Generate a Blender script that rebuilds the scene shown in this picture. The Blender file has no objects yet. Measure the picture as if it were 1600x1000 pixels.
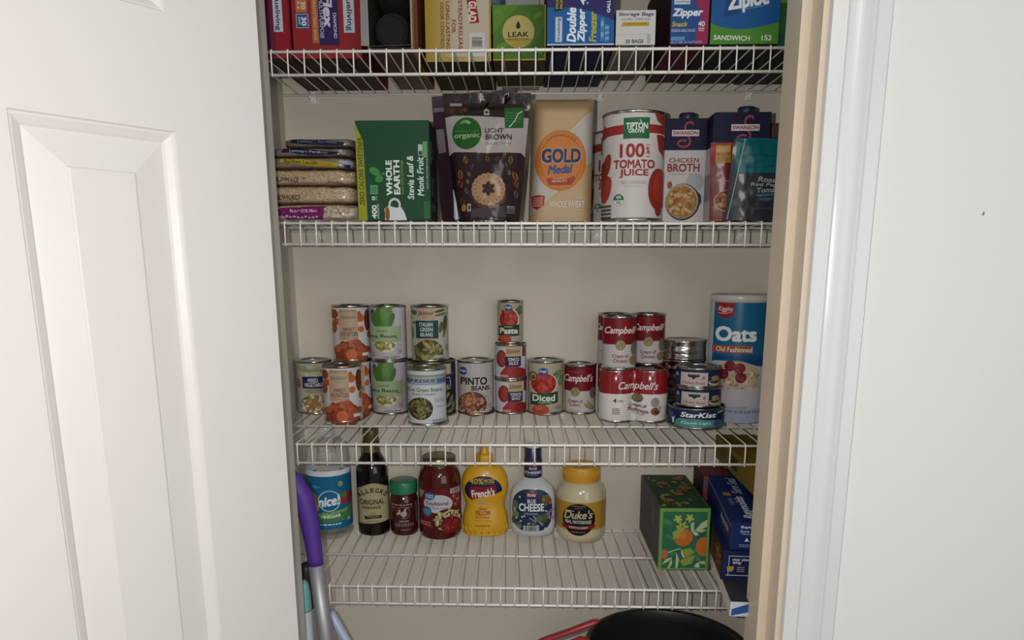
import bpy, bmesh, math, random
from mathutils import Vector, Matrix, noise
from math import sin, cos, pi, asin, atan2, sqrt, radians

scene = bpy.context.scene
COL = scene.collection

# ------------------------------------------------------------------ camera
cam_data = bpy.data.cameras.new('camera')
cam = bpy.data.objects.new('camera', cam_data)
COL.objects.link(cam)
PITCH, YAW, ROLL = 0.2087, -0.02268, -0.00227
cp, sp, cyw, syw = cos(PITCH), sin(PITCH), cos(YAW), sin(YAW)
fwd = Vector((syw * cp, cyw * cp, -sp))
rgt = Vector((cyw, -syw, 0.0))
upv = rgt.cross(fwd)
r2 = rgt * cos(ROLL) + upv * sin(ROLL)
u2 = -rgt * sin(ROLL) + upv * cos(ROLL)
cam.matrix_world = Matrix(((r2.x, u2.x, -fwd.x, 0.39957), (r2.y, u2.y, -fwd.y, -1.21653),
                           (r2.z, u2.z, -fwd.z, 1.50020), (0, 0, 0, 1)))
cam_data.sensor_width = 36.0
cam_data.lens = 1150.0 / 1600.0 * 36.0
cam_data.shift_y = (656.94 - 500.0) / 1600.0
cam_data.clip_start = 0.01
scene.camera = cam

# ------------------------------------------------------------------ world, lights, exposure
scene.view_settings.view_transform = 'Standard'
scene.view_settings.look = 'None'
scene.view_settings.gamma = 1.0
scene.view_settings.use_curve_mapping = False
scene.view_settings.exposure = 0.0
world = bpy.data.worlds.new('room_light')
scene.world = world
world.use_nodes = True
bg = world.node_tree.nodes['Background']
bg.inputs[0].default_value = (0.92, 0.97, 1.02, 1)
bg.inputs[1].default_value = 0.23


def area_light(name, loc, target, size, size_y, power, color):
    d = bpy.data.lights.new(name, 'AREA')
    d.shape = 'RECTANGLE'
    d.size, d.size_y, d.energy, d.color = size, size_y, power, color
    o = bpy.data.objects.new(name, d)
    COL.objects.link(o)
    o.location = loc
    o.rotation_euler = (Vector(target) - Vector(loc)).to_track_quat('-Z', 'Y').to_euler()
    return o


area_light('ceiling_lamp_light', (0.9, -2.2, 2.42), (0.6, -0.9, 0.8), 0.6, 0.6, 9, (1.0, 0.95, 0.88))
area_light('window_daylight', (1.9, -2.5, 1.35), (0.35, -0.1, 1.25), 1.5, 1.5, 11, (0.96, 0.98, 1.0))
# the phone's own flash, a small lamp beside the lens
fl = bpy.data.lights.new('phone_flash', 'POINT')
fl.energy, fl.shadow_soft_size, fl.color = 24.0, 0.004, (1.0, 0.96, 0.90)
flo = bpy.data.objects.new('phone_flash', fl)
COL.objects.link(flo)
flo.location = (0.355, -1.2165, 1.512)


# ------------------------------------------------------------------ materials
def lin(h, boost=1.0):
    h = h.lstrip('#')
    out = []
    for i in (0, 2, 4):
        c = int(h[i:i + 2], 16) / 255
        c = c / 12.92 if c <= .04045 else ((c + .055) / 1.055) ** 2.4
        out.append(min(c * boost, .88))
    return (out[0], out[1], out[2], 1)


MATS = {}
PRINT_BOOST = 0.86


def mat(h, rough=.5, metal=0.0, boost=1.0, bump=0.0, scale=200.0, vary=0.05, coat=0.0, name=None, spec=.5):
    key = (h, rough, metal, boost, bump, scale, vary, coat, spec)
    if key in MATS:
        return MATS[key]
    m = bpy.data.materials.new(name or ('surface_' + h))
    m.use_nodes = True
    nt = m.node_tree
    p = nt.nodes['Principled BSDF']
    c = lin(h, boost if boost <= 1.15 else 1.05 + (boost - 1.1) * .35)
    p.inputs['Roughness'].default_value = rough
    p.inputs['Metallic'].default_value = metal
    p.inputs['Specular IOR Level'].default_value = spec
    if coat:
        p.inputs['Coat Weight'].default_value = coat
        p.inputs['Coat Roughness'].default_value = .08
    tc = nt.nodes.new('ShaderNodeTexCoord')
    nz = nt.nodes.new('ShaderNodeTexNoise')
    nz.inputs['Scale'].default_value = scale
    nz.inputs['Detail'].default_value = 2
    nt.links.new(tc.outputs['Object'], nz.inputs['Vector'])
    mx = nt.nodes.new('ShaderNodeMix')
    mx.data_type = 'RGBA'
    mx.inputs[6].default_value = tuple(v * (1 - vary) for v in c[:3]) + (1,)
    mx.inputs[7].default_value = tuple(min(v * (1 + vary), .9) for v in c[:3]) + (1,)
    nt.links.new(nz.outputs['Fac'], mx.inputs[0])
    nt.links.new(mx.outputs[2], p.inputs['Base Color'])
    if bump:
        b = nt.nodes.new('ShaderNodeBump')
        b.inputs['Strength'].default_value = bump
        b.inputs['Distance'].default_value = .002
        nt.links.new(nz.outputs['Fac'], b.inputs['Height'])
        nt.links.new(b.outputs['Normal'], p.inputs['Normal'])
    MATS[key] = m
    return m


def ink(h, rough=.58):
    return mat(h, rough, 0, round(PRINT_BOOST * (.93 + .33 * min(lin(h)[:3]) / .45), 2), 0, 60, .03, spec=.2)


def clear_mat(name, tint, clear):
    """thin clear plastic: see-through with glossy reflections by fresnel"""
    m = bpy.data.materials.new(name)
    m.use_nodes = True
    nt = m.node_tree
    nt.nodes.remove(nt.nodes['Principled BSDF'])
    out = nt.nodes['Material Output']
    tr = nt.nodes.new('ShaderNodeBsdfTransparent')
    tr.inputs[0].default_value = tint
    df = nt.nodes.new('ShaderNodeBsdfDiffuse')
    df.inputs[0].default_value = (.75, .75, .72, 1)
    gl = nt.nodes.new('ShaderNodeBsdfGlossy')
    gl.inputs['Roughness'].default_value = .06
    lw = nt.nodes.new('ShaderNodeLayerWeight')
    lw.inputs[0].default_value = .5
    pw = nt.nodes.new('ShaderNodeMath')
    pw.operation = 'POWER'
    pw.inputs[1].default_value = 4.0
    fr = nt.nodes.new('ShaderNodeMath')
    fr.operation = 'MULTIPLY_ADD'
    fr.inputs[1].default_value = .7
    fr.inputs[2].default_value = .05
    nt.links.new(lw.outputs['Facing'], pw.inputs[0])
    nt.links.new(pw.outputs[0], fr.inputs[0])
    a = nt.nodes.new('ShaderNodeMixShader')
    a.inputs[0].default_value = 1 - clear
    b = nt.nodes.new('ShaderNodeMixShader')
    nt.links.new(tr.outputs[0], a.inputs[1])
    nt.links.new(df.outputs[0], a.inputs[2])
    nt.links.new(fr.outputs[0], b.inputs[0])
    nt.links.new(a.outputs[0], b.inputs[1])
    nt.links.new(gl.outputs[0], b.inputs[2])
    nt.links.new(b.outputs[0], out.inputs[0])
    return m


WALL = mat('e6e8e6', .85, 0, 1.0, .15, 90, .012, name='painted_wall')
CLOSET = mat('c9c2b6', .85, 0, 1.0, .15, 90, .02, name='closet_paint')
DOORP = mat('e0dcda', .42, 0, 1.0, .03, 30, .012, name='door_paint')
TRIM = mat('dcdedf', .25, 0, 1.0, .03, 25, .01, name='trim_gloss_paint')
JAMB = mat('dccdb8', .4, 0, 1.0, .03, 25, .012, name='warm_lit_jamb_paint')  # cream holds the warm light that tints the jamb
WIRE = mat('e9e7e0', .28, 0, 1.0, 0, 80, .03, name='white_vinyl_wire')
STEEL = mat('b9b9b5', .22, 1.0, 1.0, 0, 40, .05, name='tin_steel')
SHADED_STEEL = mat('8d8d8a', .3, 1.0, 1.0, 0, 40, .05, name='shaded_tin')  # darker copy of the tin steel, shade put into its colour


# ------------------------------------------------------------------ mesh building
class MB:
    def __init__(s):
        s.bm = bmesh.new()
        s.mats = []

    def mi(s, m):
        if m not in s.mats:
            s.mats.append(m)
        return s.mats.index(m)

    def quad(s, pts, m, smooth=False):
        f = s.bm.faces.new([s.bm.verts.new(p) for p in pts])
        f.material_index = s.mi(m)
        f.smooth = smooth
        return f

    def box(s, x0, x1, y0, y1, z0, z1, m, mats=None, bevel=0):
        v = [s.bm.verts.new((x, y, z)) for x in (x0, x1) for y in (y0, y1) for z in (z0, z1)]
        fs = {'left': (0, 1, 3, 2), 'right': (4, 6, 7, 5), 'front': (0, 4, 5, 1), 'back': (2, 3, 7, 6),
              'bottom': (0, 2, 6, 4), 'top': (1, 5, 7, 3)}
        made = []
        for k, ids in fs.items():
            f = s.bm.faces.new([v[i] for i in ids])
            f.material_index = s.mi((mats or {}).get(k, m))
            made.append(f)
        if bevel:
            es = list({e for f in made for e in f.edges})
            bmesh.ops.bevel(s.bm, geom=es, offset=bevel, segments=2, profile=.5, affect='EDGES')

    def lathe(s, prof, m, seg=40, sy=1.0, cx=0, cy=0, cap0=True, cap1=True, mats=None):
        rings = []
        for r, z in prof:
            rings.append([s.bm.verts.new((cx + r * cos(2 * pi * i / seg), cy + sy * r * sin(2 * pi * i / seg), z))
                          for i in range(seg)])
        for k in range(len(rings) - 1):
            for i in range(seg):
                j = (i + 1) % seg
                f = s.bm.faces.new((rings[k][i], rings[k][j], rings[k + 1][j], rings[k + 1][i]))
                f.smooth = True
                f.material_index = s.mi(mats[k] if mats else m)
        if cap0:
            s.bm.faces.new(rings[0][::-1]).material_index = s.mi(mats[0] if mats else m)
        if cap1:
            s.bm.faces.new(rings[-1]).material_index = s.mi(mats[-1] if mats else m)

    def tube(s, path, r, m, seg=8, closed=False, flat=1.0):
        path = [Vector(p) for p in path]
        n = len(path)
        rr = r if isinstance(r, (list, tuple)) else [r] * n
        rings = []
        side = None
        for i, p in enumerate(path):
            a = path[i - 1] if i > 0 else (path[-1] if closed else p)
            b = path[(i + 1) % n] if (i < n - 1 or closed) else p
            t = (b - a).normalized()
            if side is None:
                ref = Vector((0, 0, 1)) if abs(t.z) < .9 else Vector((0, 1, 0))
                side = t.cross(ref).normalized()
            else:
                side = (side - t * side.dot(t)).normalized()
            up = t.cross(side)
            rings.append([s.bm.verts.new(p + (side * cos(2 * pi * k / seg) + up * sin(2 * pi * k / seg) * flat) * rr[i])
                          for k in range(seg)])
        idx = s.mi(m)
        for i in range(n if closed else n - 1):
            A, B = rings[i], rings[(i + 1) % n]
            for k in range(seg):
                f = s.bm.faces.new((A[k], A[(k + 1) % seg], B[(k + 1) % seg], B[k]))
                f.smooth = True
                f.material_index = idx
        if not closed:
            s.bm.faces.new(rings[0][::-1]).material_index = idx
            s.bm.faces.new(rings[-1]).material_index = idx

    def grid(s, fn, nu, nv, m, smooth=True, closed_u=False):
        vs = [[s.bm.verts.new(fn(i / nu, j / nv)) for i in range(nu if closed_u else nu + 1)] for j in range(nv + 1)]
        for j in range(nv):
            for i in range(nu):
                i2 = (i + 1) % nu if closed_u else i + 1
                f = s.bm.faces.new((vs[j][i], vs[j][i2], vs[j + 1][i2], vs[j + 1][i]))
                f.smooth = smooth
                f.material_index = s.mi(m(i, j) if callable(m) else m)

    def prism_z(s, pts, z0, z1, m, smooth=False):
        a = [s.bm.verts.new((x, y, z0)) for x, y in pts]
        b = [s.bm.verts.new((x, y, z1)) for x, y in pts]
        n = len(pts)
        for i in range(n):
            f = s.bm.faces.new((a[i], a[(i + 1) % n], b[(i + 1) % n], b[i]))
            f.material_index = s.mi(m)
        s.bm.faces.new(a[::-1]).material_index = s.mi(m)
        s.bm.faces.new(b).material_index = s.mi(m)

    def build(s, name, parent=None, fix=True, weld=False):
        me = bpy.data.meshes.new(name)
        if weld:
            bmesh.ops.remove_doubles(s.bm, verts=s.bm.verts, dist=1e-5)
        if fix:
            bmesh.ops.recalc_face_normals(s.bm, faces=s.bm.faces)
        s.bm.to_mesh(me)
        s.bm.free()
        for m in s.mats:
            me.materials.append(m)
        o = bpy.data.objects.new(name, me)
        COL.objects.link(o)
        if parent:
            o.parent = parent
        return o


def tag(o, label, cat, group=None):
    o['label'] = label
    o['category'] = cat
    if group:
        o['group'] = group
    return o


def thing(name, label, cat, loc=(0, 0, 0), rz=0, group=None):
    o = bpy.data.objects.new(name, None)
    o.empty_display_size = .02
    COL.objects.link(o)
    o.location = loc
    o.rotation_euler = (0, 0, rz)
    return tag(o, label, cat, group)


def structure(o):
    o['kind'] = 'structure'
    return o


# ------------------------------------------------------------------ lettering and printed labels
GLYPHS = {}


def glyphs(s, shear=0.0):
    key = (s, shear)
    if key not in GLYPHS:
        c = bpy.data.curves.new('lettering', 'FONT')
        c.body = s
        c.dimensions = '2D'
        c.fill_mode = 'BOTH'
        c.resolution_u = 3
        c.shear = shear
        c.align_x = 'CENTER'
        c.space_line = .85
        o = bpy.data.objects.new('lettering', c)
        me = o.to_mesh()
        vs = [(v.co.x, v.co.y) for v in me.vertices]
        fs = [tuple(p.vertices) for p in me.polygons]
        o.to_mesh_clear()
        xs, ys = [v[0] for v in vs], [v[1] for v in vs]
        x0, x1, y0, y1 = min(xs), max(xs), min(ys), max(ys)
        vs = [((x - (x0 + x1) / 2) / (x1 - x0), (y - (y0 + y1) / 2) / (y1 - y0)) for x, y in vs]
        GLYPHS[key] = (vs, fs, x1 - x0, y1 - y0)
    return GLYPHS[key]


class Lab:
    """a printed label drawn in the measuring units of a close look at the pack:
    l..r and t..b are the pack's edges in those units, W and H its real size; R = radius if it is round"""

    def __init__(s, l, r, t, b, W, H, R=None, eps=3e-5):
        s.l, s.r, s.t, s.b, s.W, s.H, s.R = l, r, t, b, W, H, R
        s.items = []
        s.z = 0.0
        s.fine = False
        s.eps = eps

    def X(s, px):
        x = (px - (s.l + s.r) / 2) * s.W / (s.r - s.l)
        if s.R:
            q = max(-.99, min(.99, x / (s.W / 2)))
            return s.R * asin(q)
        return x

    def Y(s, py):
        return (s.b - py) * s.H / (s.b - s.t)

    def raw(s, vs, fs, c):
        s.z += .8e-5 if s.fine else s.eps
        s.items.append((vs, fs, c, s.z))
        return s

    def poly(s, pts, c):
        vs = [(s.X(x), s.Y(y)) for x, y in pts]
        return s.raw(vs, [tuple(range(len(vs)))], c)

    def rect(s, x0, y0, x1, y1, c):
        return s.poly([(x0, y0), (x1, y0), (x1, y1), (x0, y1)], c)

    def ell(s, cx, cy, rx, ry, c, n=28, rot=0, a0=0, a1=2 * pi):
        full = abs(a1 - a0 - 2 * pi) < 1e-6
        pts = []
        for i in range(n if full else n + 1):
            a = a0 + (a1 - a0) * i / n
            x, y = rx * cos(a), ry * sin(a)
            pts.append((cx + x * cos(rot) - y * sin(rot), cy + x * sin(rot) + y * cos(rot)))
        return s.poly(pts, c)

    def ring(s, cx, cy, r, w, c, n=40, ry=None):
        ry = ry or r
        vs, fs = [], []
        for i in range(n):
            a = 2 * pi * i / n
            vs.append((s.X(cx + r * cos(a)), s.Y(cy + ry * sin(a))))
            vs.append((s.X(cx + (r - w) * cos(a)), s.Y(cy + (ry - w) * sin(a))))
        for i in range(n):
            j = (i + 1) % n
            fs.append((2 * i, 2 * j, 2 * j + 1, 2 * i + 1))
        return s.raw(vs, fs, c)

    def stroke(s, pts, w, c):
        vs, fs = [], []
        for i, (x, y) in enumerate(pts):
            a = pts[max(i - 1, 0)]
            b = pts[min(i + 1, len(pts) - 1)]
            dx, dy = b[0] - a[0], b[1] - a[1]
            L = sqrt(dx * dx + dy * dy) or 1
            nx, ny = -dy / L * w / 2, dx / L * w / 2
            vs += [(s.X(x + nx), s.Y(y + ny)), (s.X(x - nx), s.Y(y - ny))]
        for i in range(len(pts) - 1):
            fs.append((2 * i, 2 * i + 1, 2 * i + 3, 2 * i + 2))
        return s.raw(vs, fs, c)

    def text(s, t, x0, y0, x1, y1, c, bold=.012, shear=0.0, rot=0):
        """fits the words into the box; rot: 0, 'cw', 'ccw' or degrees (box is then the unrotated one)"""
        gv, gf, gw, gh = glyphs(t, shear)
        q = bold * .8 + .010                      # weight: a few strikes a hair apart
        qx, qy = q / (gw + 2 * q), q / (gh + 2 * q)
        k = [(qx, qy), (-qx, qy), (qx, -qy), (-qx, -qy)] if q > .0145 else [(qx, 0), (-qx, 0)]
        if q > .022:
            k.append((0, 0))
        cx, cy = (x0 + x1) / 2, (y0 + y1) / 2
        w, h = abs(x1 - x0), abs(y1 - y0)
        s.z += s.eps
        s.fine = True
        for sx, sy in k:
            vs = []
            for gx, gy in gv:
                gx, gy = gx * (1 - 2 * qx) + sx, gy * (1 - 2 * qy) + sy
                if rot == 'cw':
                    x, y = cx + gy * w, cy + gx * h
                elif rot == 'ccw':
                    x, y = cx - gy * w, cy - gx * h
                else:
                    x, y = gx * w, -gy * h
                    if rot:
                        a = radians(rot)
                        x, y = x * cos(a) + y * sin(a), -x * sin(a) + y * cos(a)
                    x, y = cx + x, cy + y
                vs.append((s.X(x), s.Y(y)))
            s.raw(vs, gf, c)
        s.fine = False
        return s

    def blobs(s, cx, cy, rx, ry, n, sx, sy, pal, seed=1, box=False, ang=None):
        rnd = random.Random(seed)
        s.z += s.eps
        s.fine = True
        for i in range(n):
            while True:
                x, y = rnd.uniform(-1, 1), rnd.uniform(-1, 1)
                if box or x * x + y * y < 1:
                    break
            k = rnd.uniform(.75, 1.2)
            s.ell(cx + x * rx, cy + y * ry, sx * k, sy * k, pal[i % len(pal)], 9,
                  rnd.uniform(0, pi) if ang is None else ang + rnd.uniform(-.4, .4))
        s.fine = False
        return s

    def bars(s, x0, y0, x1, y1, c='222222', bgc='e8e8e8', seed=3, vert=True):
        s.rect(x0, y0, x1, y1, bgc)
        rnd = random.Random(seed)
        a, b = (x0, x1) if vert else (y0, y1)
        m = (b - a) * .08
        p = a + m
        u = (b - a) / 55
        while p < b - m:
            w = u * rnd.choice((1, 1, 2, 3))
            if vert:
                s.rect(p, y0 + (y1 - y0) * .08, p + w, y1 - (y1 - y0) * .12, c)
            else:
                s.rect(x0 + (x1 - x0) * .08, p, x1 - (x1 - x0) * .12, p + w, c)
            p += w + u * rnd.choice((1, 1, 2))
        return s

    def build(s, name, fn, parent, step=0.0, stepv=0.0, rough=.58, base=.00015, only=None):
        """fn(u, v, d) -> point on the pack, d = height above its skin"""
        step, stepv = step * .65, stepv * .65
        bm = bmesh.new()
        mats, mi = [], {}
        umin = vmin = 1e9
        umax = vmax = -1e9
        for vs, fs, c, zz in s.items:
            if c not in mi:
                mi[c] = len(mats)
                mats.append(ink(c, rough))
            z = base + zz
            bv = [bm.verts.new((x, y, z)) for x, y in vs]
            for x, y in vs:
                umin, umax, vmin, vmax = min(umin, x), max(umax, x), min(vmin, y), max(vmax, y)
            for f in fs:
                try:
                    fc = bm.faces.new([bv[i] for i in f])
                    fc.material_index = mi[c]
                    fc.smooth = False
                except ValueError:
                    pass
        if not s.R:                               # trim to the panel
            for co, no in (((s.W / 2, 0, 0), (1, 0, 0)), ((-s.W / 2, 0, 0), (-1, 0, 0)), ((0, s.H, 0), (0, 1, 0)), ((0, 0, 0), (0, -1, 0))):
                bmesh.ops.bisect_plane(bm, geom=bm.verts[:] + bm.edges[:] + bm.faces[:], dist=1e-7, plane_co=co, plane_no=no, clear_outer=True)
        big = [f for f in bm.faces if len(f.verts) > 4]
        if big:
            bmesh.ops.triangulate(bm, faces=big)
        for st, lo, hi, no in ((step, umin, umax, (1, 0, 0)), (stepv, vmin, vmax, (0, 1, 0))):
            if st:
                k = math.ceil(lo / st)
                while k * st < hi:
                    co = (k * st, 0, 0) if no[0] else (0, k * st, 0)
                    bmesh.ops.bisect_plane(bm, geom=bm.verts[:] + bm.edges[:] + bm.faces[:], dist=1e-7,
                                           plane_co=co, plane_no=no)
                    k += 1
        bm.normal_update()
        flip = [f for f in bm.faces if f.normal.z < 0]
        if flip:
            bmesh.ops.reverse_faces(bm, faces=flip)
        for v in bm.verts:
            v.co = fn(v.co.x, v.co.y, v.co.z)
        me = bpy.data.meshes.new(name)
        bm.to_mesh(me)
        bm.free()
        for m in mats:
            me.materials.append(m)
        o = bpy.data.objects.new(name, me)
        COL.objects.link(o)
        o.parent = parent
        return o


def on_plane(y, x0=0, z0=0):
    return lambda u, v, d: Vector((x0 + u, y - d, z0 + v))


def on_cyl(R, z0=0):
    return lambda u, v, d: Vector(((R + d) * sin(u / R), -(R + d) * cos(u / R), z0 + v))


def on_lathe(prof, R, sy=1.0, z0=0):
    def rad(z):
        for (ra, za), (rb, zb) in zip(prof, prof[1:]):
            if za <= z <= zb and zb > za:
                t = (z - za) / (zb - za)
                return ra + (rb - ra) * t
        return prof[-1][0] if z > prof[-1][1] else prof[0][0]
    return lambda u, v, d: Vector(((rad(z0 + v) + d) * sin(u / R), -(rad(z0 + v) * sy + d) * cos(u / R), z0 + v))


def facing(x, y):
    return atan2(0.39957 - x, y + 1.21653)


def smooth_prof(pts, n=6):
    """Catmull-Rom through (r, z) points"""
    out = []
    P = [pts[0]] + list(pts) + [pts[-1]]
    for i in range(1, len(P) - 2):
        for k in range(n):
            t = k / n
            q = []
            for a in (0, 1):
                p0, p1, p2, p3 = P[i - 1][a], P[i][a], P[i + 1][a], P[i + 2][a]
                q.append(.5 * (2 * p1 + (p2 - p0) * t + (2 * p0 - 5 * p1 + 4 * p2 - p3) * t * t
                               + (3 * p1 - p0 - 3 * p2 + p3) * t ** 3))
            out.append((max(q[0], 1e-4), q[1]))
    out.append(pts[-1])
    return out


# ================================================================== the closet and its doorway
XL, XR, YB = -0.0772, 0.882, 0.300          # closet inside
YF, YI = -0.1905, -0.088                    # room face and closet face of the front wall
JXL, JXR = 0.0130, 0.7713                   # jamb faces
ZC, ZH = 2.44, 2.06                         # ceiling, door head


def slab(name, x0, x1, y0, y1, z0, z1, m, **kw):
    b = MB()
    b.box(x0, x1, y0, y1, z0, z1, m, **kw)
    return structure(b.build(name))


slab('floor', -1.6, 2.4, -3.2, YB + .1, -.05, 0, mat('8d7f70', .6, 0, 1, .1, 30, .08, name='carpeted_floor'))
slab('wall_back', XL - .1, XR + .1, YB, YB + .1, 0, ZC, CLOSET)
slab('wall_left', XL - .1, XL, YI, YB, 0, ZC, CLOSET)
slab('wall_right', XR, XR + .1, YI, YB, 0, ZC, CLOSET)
slab('ceiling', XL - .1, XR + .1, YI, YB + .1, ZC, ZC + .08, CLOSET)

b = MB()   # front wall right of the doorway, with its little marks
b.box(JXR + .014, 2.3, YF, YI, 0, ZC, WALL, mats={'back': CLOSET})
MARK = mat('85837b', .9, 0, 1, 0, 80, .03, name='scuffed_wall')
for px, pz, r in ((1.0026, 1.564, .0016), (1.0030, 1.5664, .0012)):
    b.lathe([(r, 0), (r * .9, .0004)], MARK, 10)
    for v in b.bm.verts[-20:]:
        v.co = Vector((px + v.co.x, YF - v.co.z, pz + v.co.y))
b.tube([(.925 + .11 * t, YF + .0004, 1.3905 - .009 * sin(pi * t) + .002 * t) for t in [i / 14 for i in range(15)]], [.0002 + .0004 * sin(pi * i / 14) for i in range(15)], WALL, 6)
structure(b.build('wall_front', fix=True))
b = MB()
b.box(-1.6, JXL - .014, YF, YI, 0, ZC, WALL, mats={'back': CLOSET})
structure(b.build('wall_front_left'))
slab('wall_header', JXL - .014, JXR + .014, YF, YI, ZH + .014, ZC, WALL)

# door jamb lining with its stop
b = MB()
b.prism_z([(JXR, YF), (JXR, -.149), (.7580, -.149), (.7580, YI), (JXR + .014, YI), (JXR + .014, YF)], 0, ZH, JAMB)
structure(b.build('trim_1'))
b = MB()
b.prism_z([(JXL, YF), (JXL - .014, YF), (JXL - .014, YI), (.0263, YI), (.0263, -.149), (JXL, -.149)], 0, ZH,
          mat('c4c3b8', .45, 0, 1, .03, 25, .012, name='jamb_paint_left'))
structure(b.build('trim_2'))
b = MB()
b.box(JXL - .014, JXR + .014, YF, YI, ZH, ZH + .014, JAMB)
b.box(JXL, JXR, -.149, YI, ZH - .013, ZH, JAMB)
structure(b.build('trim_3'))
# moulded casing on the room side, right of the doorway
x0 = .7785
prof = [(x0, YF), (x0, YF - .0095)]
prof += [(x0 + .0008, YF - .0115), (x0 + .0165, YF - .0125), (x0 + .0180, YF - .0095), (x0 + .0200, YF - .0100)]
for i in range(11):
    t = i / 10
    prof.append((x0 + .0215 + .0315 * t, YF - .0115 - .0055 * sin(pi * min(1, t * .75 + .1))))
prof += [(x0 + .0540, YF - .0135), (x0 + .0552, YF - .0170), (x0 + .0715, YF - .0175), (x0 + .0728, YF - .0160), (x0 + .0732, YF)]
b = MB()
b.prism_z(prof[::-1], 0, ZH + .08, TRIM)
# a chipped dent in the outer edge
b.tube([(x0 + .0715 + .0008 * sin(i * 2.1), YF - .0172, 1.395 + .004 * i) for i in range(12)], .0007, TRIM, 6)
structure(b.build('trim_4'))
b = MB()
b.box(JXL - .08, JXL - .0075, YF - .017, YF, 0, ZH + .08, TRIM)
structure(b.build('trim_5'))

# ------------------------------------------------------------------ the open panelled door
DOOR_W, DOOR_T = .735, .035
door = bpy.data.objects.new('door_1', None)
COL.objects.link(door)
door.location = (0.05721, -.215, 0)
DX, DY = -.59409, -.8044
door.rotation_euler = (0, 0, atan2(DY, DX))
structure(door)
# local frame: +x along the door away from the hinge; the face turned to the camera is local -y... set below
cols = [(.1207, .2940), (.4410, .6143)]
rows = [(.22, .86), (.985 - .05, 1.6535), (1.7815, 1.96)]


def door_face(b, y, sgn):
    xs = sorted({0, DOOR_W} | {v for c in cols for v in c})
    zs = sorted({0.012, 2.045} | {v for r in rows for v in r})
    for i in range(len(xs) - 1):
        for j in range(len(zs) - 1):
            if (xs[i], xs[i + 1]) in cols and (zs[j], zs[j + 1]) in rows:
                continue
            b.quad([(xs[i], y, zs[j]), (xs[i + 1], y, zs[j]), (xs[i + 1], y, zs[j + 1]), (xs[i], y, zs[j + 1])], DOORP)
    # moulded recess: steps of (inset, depth)
    steps = [(0, 0), (.0015, .0025), (.004, .0032), (.011, .0075), (.0135, .0098), (.0165, .0092), (.050, .0030), (.0515, .0016), (.053, .0012)]
    for c in cols:
        for r in rows:
            for (i0, d0), (i1, d1) in zip(steps, steps[1:]):
                A = [(c[0] + i0, r[0] + i0), (c[1] - i0, r[0] + i0), (c[1] - i0, r[1] - i0), (c[0] + i0, r[1] - i0)]
                B = [(c[0] + i1, r[0] + i1), (c[1] - i1, r[0] + i1), (c[1] - i1, r[1] - i1), (c[0] + i1, r[1] - i1)]
                for k in range(4):
                    m = (k + 1) % 4
                    b.quad([(A[k][0], y - sgn * d0, A[k][1]), (A[m][0], y - sgn * d0, A[m][1]),
                            (B[m][0], y - sgn * d1, B[m][1]), (B[k][0], y - sgn * d1, B[k][1])], DOORP)
            b.quad([(x, y - sgn * d1, z) for x, z in B], DOORP)


b = MB()
door_face(b, 0.0, 1)
door_face(b, -DOOR_T, -1)
for (xa, xb, za, zb) in ((0, 0, .012, 2.045), (DOOR_W, DOOR_W, .012, 2.045)):
    b.quad([(xa, 0, za), (xa, -DOOR_T, za), (xa, -DOOR_T, zb), (xa, 0, zb)], DOORP)
for z in (.012, 2.045):
    b.quad([(0, 0, z), (DOOR_W, 0, z), (DOOR_W, -DOOR_T, z), (0, -DOOR_T, z)], DOORP)
b.build('door_slab', door, weld=True)
for z in (.25, 1.05, 1.84):
    b = MB()
    b.lathe([(.006, z), (.006, z + .09)], STEEL, 14, cx=-.006, cy=-DOOR_T - .004)
    b.box(-.004, .03, -DOOR_T - .0015, -DOOR_T, z, z + .09, STEEL)
    b.build('hinge', door)
b = MB()
for s in (1, -1):
    y0 = 0 if s > 0 else -DOOR_T
    b.lathe([(.03, 0), (.03, .006), (.012, .010), (.011, .03), (.024, .04), (.027, .052), (.02, .064), (.004, .067)], STEEL, 24)
    vs = b.bm.verts[-24 * 8:]
    for v in vs:
        v.co = Vector((DOOR_W - .06 + v.co.x, y0 + s * v.co.z, .93 + v.co.y))
b.build('door_knob', door)

# ================================================================== wire shelves
SZ = [1.82074, 1.56616, 1.19975, 0.94023]
SX0 = [0.00302, 0.00693, 0.00418, 0.04608]
STL = [-0.00015, -0.00413, -0.0005, -0.00675]
P = .0254
DEPTH, MIDY, LIP = .2935, .1455, .0329
RW, RR = .00122, .0023


def deck(s, x):
    return SZ[s] + .0056 + STL[s] * (x - SX0[s])


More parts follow.
